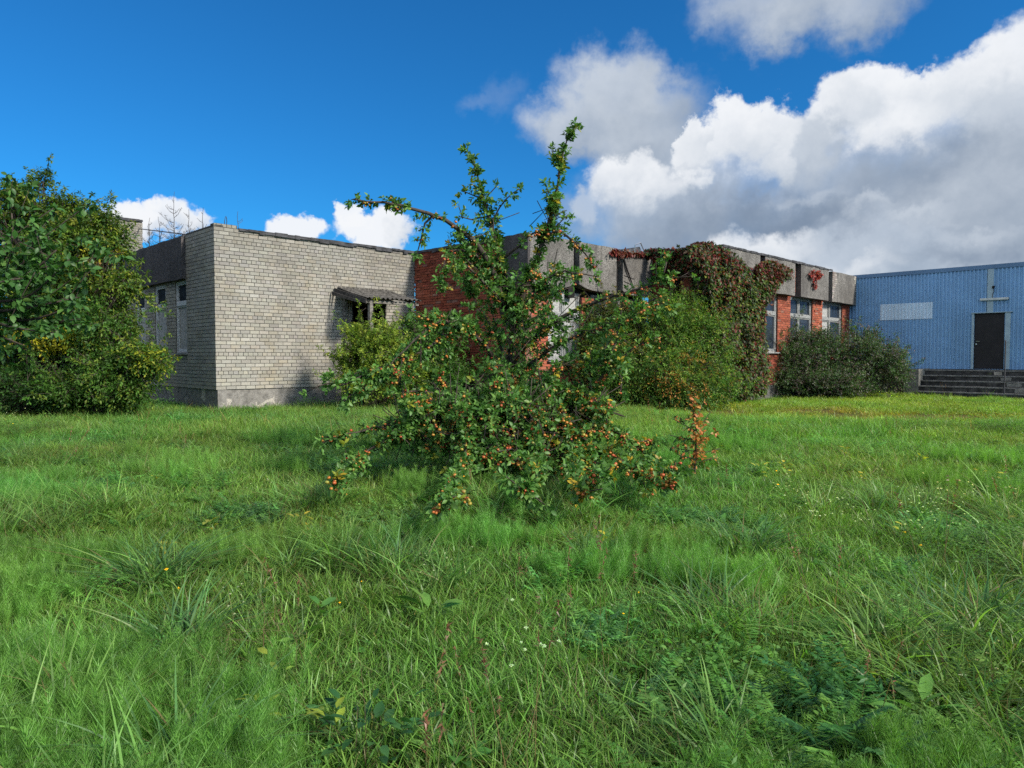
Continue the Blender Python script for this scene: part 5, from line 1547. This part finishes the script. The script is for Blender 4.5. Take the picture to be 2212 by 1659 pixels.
# ------------------------------------------------------------------ single plants in the meadow
rs = np.random.RandomState(5)
def single(name, label, cat_, px, py, V, Fs, C, part, mat='herb', group=None):
    b = gpt(px, py)
    t = thing(name, label, cat_, b, group)
    npmesh(part, V+np.array(b), Fs, C, M[mat], t)
    return t
def tussock(n, rad, h0, h1, w, cols):
    return cat([blades(n, rad, h0, h1, w, .95, .75, cols, rs, 7), blades(n//5, rad, h0*.7, h1*.9, w*.9, 1.3, .85, [(2, (.17, .14, .06)), (1, (.10, .12, .04))], rs, 6)])
T2 = [(4, (.06, .155, .045)), (3, (.08, .185, .055)), (1.5, (.12, .21, .05))]
TG = 'grass tussocks standing out of the meadow'
for (px, py, n, rad, h0, h1, w, lab) in (
    (330, 1262, 150, .16, .35, .62, .011, 'broad dark green grass tussock arching over a bare spot left of centre'),
    (395, 1395, 110, .14, .28, .5, .011, 'pale green grass tussock below the broad dark one'),
    (400, 1668, 90, .14, .30, .52, .012, 'tall dewy grass tussock at the lower edge of the meadow'),
    (860, 1225, 130, .18, .3, .5, .010, 'spiky grass tussock left of the dry straw clump'),
    (1290, 1205, 120, .16, .28, .46, .009, 'upright green grass tussock below the apple tree'),
    (1610, 1195, 130, .18, .35, .55, .010, 'blue-green grass tussock right of the sapling'),
    (2080, 1370, 150, .2, .35, .6, .011, 'wide drooping grass tussock at the right over a dark hollow'),
    (1520, 1330, 100, .15, .3, .52, .011, 'tall pale-bladed grass tussock in the middle of the right meadow')):
    V, Fs, C = tussock(n, rad, h0, h1, w, T2)
    single('grass_tussock', lab, 'grass tussock', px, py, V, Fs, C, 'blade_tuft', group=TG)
yl = [(3, (.20, .25, .03)), (1.5, (.14, .20, .03))]
for (px, py, lab) in ((552, 1590, 'seedling with bright yellow-green leaves in the foreground'), (715, 1630, 'small yellow seedling low in the grass right of the bright foreground one'), (600, 1500, 'pale yellow-green seedling above the bright foreground one')):
    V, Fs, C = broad(yl, 8, (.035, .065), .5, .06, (.08, .17))()
    single('seedling', lab, 'seedling', px, py, V, Fs, C, 'leaf_cluster', group='yellow-green seedlings in the meadow')
for (px, py, lab) in ((930, 1352, 'dock plant with light green upright leaves right of centre'), (690, 1352, 'dock plant beside a reddish seed stalk'), (1985, 1590, 'single round-leaved dock at the lower right')):
    V, Fs, C = broad([(3, (.10, .20, .04)), (2, (.07, .16, .035))], 9, (.10, .17), .36, .06, (.02, .12))()
    single('dock_plant', lab, 'dock plant', px, py, V, Fs, C, 'leaf_cluster', group='dock plants in the meadow')
V, Fs, C = cat([blades(120, .12, .04, .16, .004, 1.6, .8, [(3, (.30, .22, .10)), (2, (.22, .15, .07))], rs, 4)])
single('straw_clump', 'small heap of dry straw in the middle of the meadow', 'straw', 1022, 1250, V, Fs, C, 'straw_stems')
for (px, py, lab) in ((1880, 1560, 'dark feathery fern-like plant at the lower right'), (1800, 1620, 'feathery green plant at the bottom right edge')):
    V, Fs, C = feather([(3, (.035, .11, .03)), (2, (.05, .14, .03))], 13, (.25, .42), .007, 26)()
    single('feathery_plant', lab, 'fern', px, py, V, Fs, C, 'frond_cluster', group='feathery plants at the lower right')
V, Fs, C = broad([(3, (.028, .085, .025)), (2, (.04, .11, .03))], 60, (.04, .08), .5, .2, (.02, .16))()
single('leafy_weed', 'clump of dark broad leaves in the foreground right of the yellow seedling', 'weed', 800, 1625, V, Fs, C, 'leaf_cluster')

# ------------------------------------------------------------------ sky, sun, camera
SUN_EL, SUN_AZ = math.radians(35), math.atan2(.84, -.54)   # azimuth from +Y towards +X
w = bpy.data.worlds.new('World'); SC.world = w; w.use_nodes = True
nt = w.node_tree; nt.nodes.clear()
wo = nt.nodes.new('ShaderNodeOutputWorld'); bg = nt.nodes.new('ShaderNodeBackground'); nt.links.new(bg.outputs[0], wo.inputs[0])
sky = nt.nodes.new('ShaderNodeTexSky'); sky.sky_type = 'NISHITA'; sky.sun_disc = False
sky.sun_elevation = SUN_EL; sky.sun_rotation = SUN_AZ
sky.air_density = 1.0; sky.dust_density = .4; sky.ozone_density = 3.0
bg.inputs['Strength'].default_value = .15
tc = nt.nodes.new('ShaderNodeTexCoord')
D = tc.outputs['Generated']
# deeper, more saturated blue as the phone renders it
skyc = mix(nt, 1.0, sky.outputs[0], (.034, .183, .302), 'MULTIPLY')
sx = nt.nodes.new('ShaderNodeSeparateXYZ'); nt.links.new(D, sx.inputs[0])
azn = math_(nt, 'ARCTAN2', sx.outputs[0], sx.outputs[1])
eln = math_(nt, 'ARCSINE', sx.outputs[2])
cmb = nt.nodes.new('ShaderNodeCombineXYZ'); nt.links.new(azn, cmb.inputs[0]); nt.links.new(eln, cmb.inputs[1])
def vmath(op, a, b=None):
    m = nt.nodes.new('ShaderNodeVectorMath'); m.operation = op
    for i, v in enumerate((a, b)):
        if v is None: continue
        if hasattr(v, 'links'): nt.links.new(v, m.inputs[i])
        else: m.inputs[i].default_value = v
    return m.outputs[0] if op not in ('LENGTH', 'DOT_PRODUCT') else m.outputs[1]
nA = noise(nt, 5.5, 3, .5, D); nB = noise(nt, 17, 6, .58, D); nC = noise(nt, 70, 4, .6, D)
vor = nt.nodes.new('ShaderNodeTexVoronoi'); vor.feature = 'SMOOTH_F1'; vor.inputs['Scale'].default_value = 30; vor.inputs['Smoothness'].default_value = .6
nt.links.new(D, vor.inputs['Vector'])
def centred(n, k): return vmath('MULTIPLY', vmath('SUBTRACT', n.outputs['Color'], (.5, .5, .5)), (k, k, 0))
warp = vmath('ADD', vmath('ADD', centred(nA, .075), centred(nB, .085)), centred(nC, .024))
P_ = vmath('ADD', cmb.outputs[0], warp)
puff = math_(nt, 'MULTIPLY', math_(nt, 'SUBTRACT', .5, vor.outputs['Distance']), .35)
tone = math_(nt, 'ADD', math_(nt, 'MULTIPLY', math_(nt, 'SUBTRACT', nB.outputs['Fac'], .5), 2.2), math_(nt, 'MULTIPLY', math_(nt, 'SUBTRACT', nA.outputs['Fac'], .5), 1.5))
col = skyc
K = .325/.15
def cl(c): return tuple(x*K for x in c)
WHITE, LIGHT, GREY, DARK = (.92, .94, .97), (.60, .66, .74), (.33, .40, .50), (.17, .235, .34)
# clouds: (picture x, y, half width, half height, softness, opacity, lit colour, shade colour, bias, tilt)
CL = [
    # broad veil low on the right
    (1960, 540, 660, 270, .7, .96, LIGHT, GREY, .05, 0),
    (1430, 450, 230, 150, .7, .92, LIGHT, GREY, -.05, 0),
    (2350, 400, 420, 330, .6, .97, LIGHT, GREY, .0, 0),
    (1225, 480, 80, 60, .8, .45, LIGHT, GREY, -.1, 0),
    # top soft cloud
    (1740, 15, 230, 95, .85, .9, LIGHT, GREY, .2, 0), (1690, 85, 80, 70, .8, .8, LIGHT, GREY, .15, 0), (1590, -5, 120, 60, .9, .7, LIGHT, GREY, .3, 0), (1860, 30, 110, 60, .9, .6, LIGHT, GREY, .2, 0),
    # soft cloud at the left of the bank
    (1330, 190, 125, 105, .6, .95, LIGHT, GREY, .35, 1), (1265, 275, 150, 80, .6, .95, LIGHT, GREY, .2, 0), (1390, 260, 120, 100, .7, .9, LIGHT, GREY, .05, 0), (1450, 210, 110, 60, 1.0, .5, LIGHT, GREY, .1, 0), (1400, 330, 150, 80, .7, .9, LIGHT, GREY, -.05, 0),
    # crest of the bank, from the far end forward
    (2215, 150, 120, 120, .4, .97, WHITE, LIGHT, .1, 1), (2130, 190, 110, 100, .38, .97, WHITE, LIGHT, .05, 1), (2060, 225, 110, 100, .34, .97, WHITE, LIGHT, .1, 1), (2180, 280, 150, 130, .6, .9, LIGHT, GREY, .3, 1),
    (1970, 235, 85, 85, .28, .98, WHITE, LIGHT, .2, 1), (1885, 225, 125, 95, .24, .98, WHITE, LIGHT, .3, 1), (1800, 270, 80, 85, .3, .97, WHITE, LIGHT, .05, 1), (1930, 290, 110, 70, .45, .9, WHITE, LIGHT, .2, 1),
    (1735, 330, 90, 80, .45, .95, LIGHT, GREY, .25, 1), (1640, 300, 90, 75, .26, .98, WHITE, LIGHT, .15, 1), (1565, 310, 110, 80, .24, .98, WHITE, LIGHT, .25, 1), (1485, 290, 34, 46, .25, .95, WHITE, LIGHT, .3, 1),
    # mottled belly
    (1990, 390, 320, 110, .9, .85, GREY, DARK, .1, 0), (1640, 430, 260, 80, .9, .8, LIGHT, DARK, -.1, 0), (2150, 430, 220, 100, .9, .7, LIGHT, GREY, -.1, 0), (1800, 360, 130, 60, .9, .6, LIGHT, GREY, -.1, 0),
    (1345, 390, 100, 62, .35, .95, WHITE, LIGHT, .15, 1), (1425, 390, 60, 46, .5, .8, WHITE, LIGHT, .1, 1), (1255, 450, 42, 40, .5, .6, LIGHT, LIGHT, .0, 1), (1495, 375, 34, 26, .5, .8, WHITE, LIGHT, .2, 1),
    (1700, 480, 240, 50, .95, .8, GREY, DARK, -.2, 0), (1480, 510, 190, 80, .9, .8, GREY, DARK, .1, 0),
    (1900, 455, 90, 26, .9, .7, LIGHT, GREY, .35, 0), (2010, 475, 90, 24, .9, .7, LIGHT, GREY, .35, 0), (1760, 425, 110, 24, .9, .55, LIGHT, GREY, .35, 0), (2120, 500, 110, 24, .9, .6, LIGHT, GREY, .3, 0),
    (1640, 545, 150, 50, .6, .92, WHITE, LIGHT, .1, 0), (2080, 545, 170, 40, .95, .7, GREY, DARK, .1, 0), (1880, 570, 90, 30, .9, .6, WHITE, LIGHT, .0, 0),
    # small cumulus over the grey roof
    (785, 505, 84, 46, .34, .97, WHITE, WHITE, .5, 0), (845, 508, 40, 30, .5, .85, WHITE, LIGHT, .4, 0), (755, 475, 46, 32, .34, .95, WHITE, WHITE, .5, 0), (640, 498, 52, 34, .4, .95, WHITE, WHITE, .45, 0),
    (345, 480, 90, 44, .4, .95, WHITE, LIGHT, .5, 0), (300, 462, 40, 30, .45, .9, WHITE, WHITE, .5, 0), (420, 490, 50, 26, .5, .85, WHITE, LIGHT, .4, 0), (150, 470, 60, 30, .5, .8, WHITE, WHITE, .4, 0),
    (1085, 205, 70, 44, 1.0, .13, LIGHT, LIGHT, 0, 0), (1030, 215, 40, 26, 1.0, .12, LIGHT, LIGHT, 0, 0),
]
for (px, py, rx, ry, soft, op, lit, shade, bias, tilt) in CL:
    d = ray(px, py).normalized()
    ce = (math.atan2(d.x, d.y), math.asin(d.z), 0)
    cosz = math.cos(math.atan((px-CX)/F))
    r = (rx/F*cosz*cosz*1.12, ry/F*cosz*1.12, 1)
    q = vmath('DIVIDE', vmath('SUBTRACT', P_, ce), r)
    e = math_(nt, 'ADD', math_(nt, 'SUBTRACT', 1.0, vmath('LENGTH', q)), math_(nt, 'MULTIPLY', puff, 1-.7*soft))
    a = mapr(nt, e, 0.0, soft, 0, op)
    s = nt.nodes.new('ShaderNodeSeparateXYZ'); nt.links.new(q, s.inputs[0])
    if tilt: a = math_(nt, 'MULTIPLY', a, mapr(nt, s.outputs[1], -.95, -.05))
    lv = math_(nt, 'ADD', math_(nt, 'ADD', math_(nt, 'MULTIPLY', s.outputs[1], .42), math_(nt, 'MULTIPLY', s.outputs[0], -.12)), math_(nt, 'MULTIPLY', tone, .42))
    lv = mapr(nt, math_(nt, 'ADD', lv, .42+bias*.6), 0, 1)
    col = mix(nt, a, col, mix(nt, lv, cl(shade), cl(lit)))
# clouds out of view, so the light comes from a partly cloudy sky
nO = noise(nt, 2.2, 6, .55, D)
out_m = math_(nt, 'MULTIPLY', mapr(nt, nO.outputs['Fac'], .45, .62, 0, .85), mapr(nt, sx.outputs[1], .25, -.15))
col = mix(nt, out_m, col, tuple(x/.15 for x in (.80, .82, .84)))
nt.links.new(col, bg.inputs[0])

sun = bpy.data.lights.new('sun', 'SUN'); sun.energy = 2.2; sun.angle = math.radians(8); sun.color = (1, .93, .82)
so = bpy.data.objects.new('sun', sun); COL.objects.link(so)
sd = Vector((math.sin(SUN_AZ)*math.cos(SUN_EL), math.cos(SUN_AZ)*math.cos(SUN_EL), math.sin(SUN_EL)))
so.rotation_euler = sd.to_track_quat('Z', 'Y').to_euler()
so.location = sd*40

cam = bpy.data.cameras.new('camera'); co = bpy.data.objects.new('camera', cam); COL.objects.link(co)
co.location = (0, 0, H); co.rotation_euler = (math.pi/2-PITCH, 0, 0)
cam.sensor_width = 36; cam.lens = 36*F/2212; cam.clip_end = 3000; cam.clip_start = .05
SC.camera = co
SC.view_settings.view_transform = 'Standard'; SC.view_settings.look = 'None'; SC.view_settings.exposure = 1.62; SC.view_settings.gamma = 1.0
SC.cycles.max_bounces = 7; SC.cycles.transparent_max_bounces = 4; SC.cycles.diffuse_bounces = 3; SC.cycles.glossy_bounces = 3; SC.cycles.transmission_bounces = 3
SC.cycles.use_denoising = False
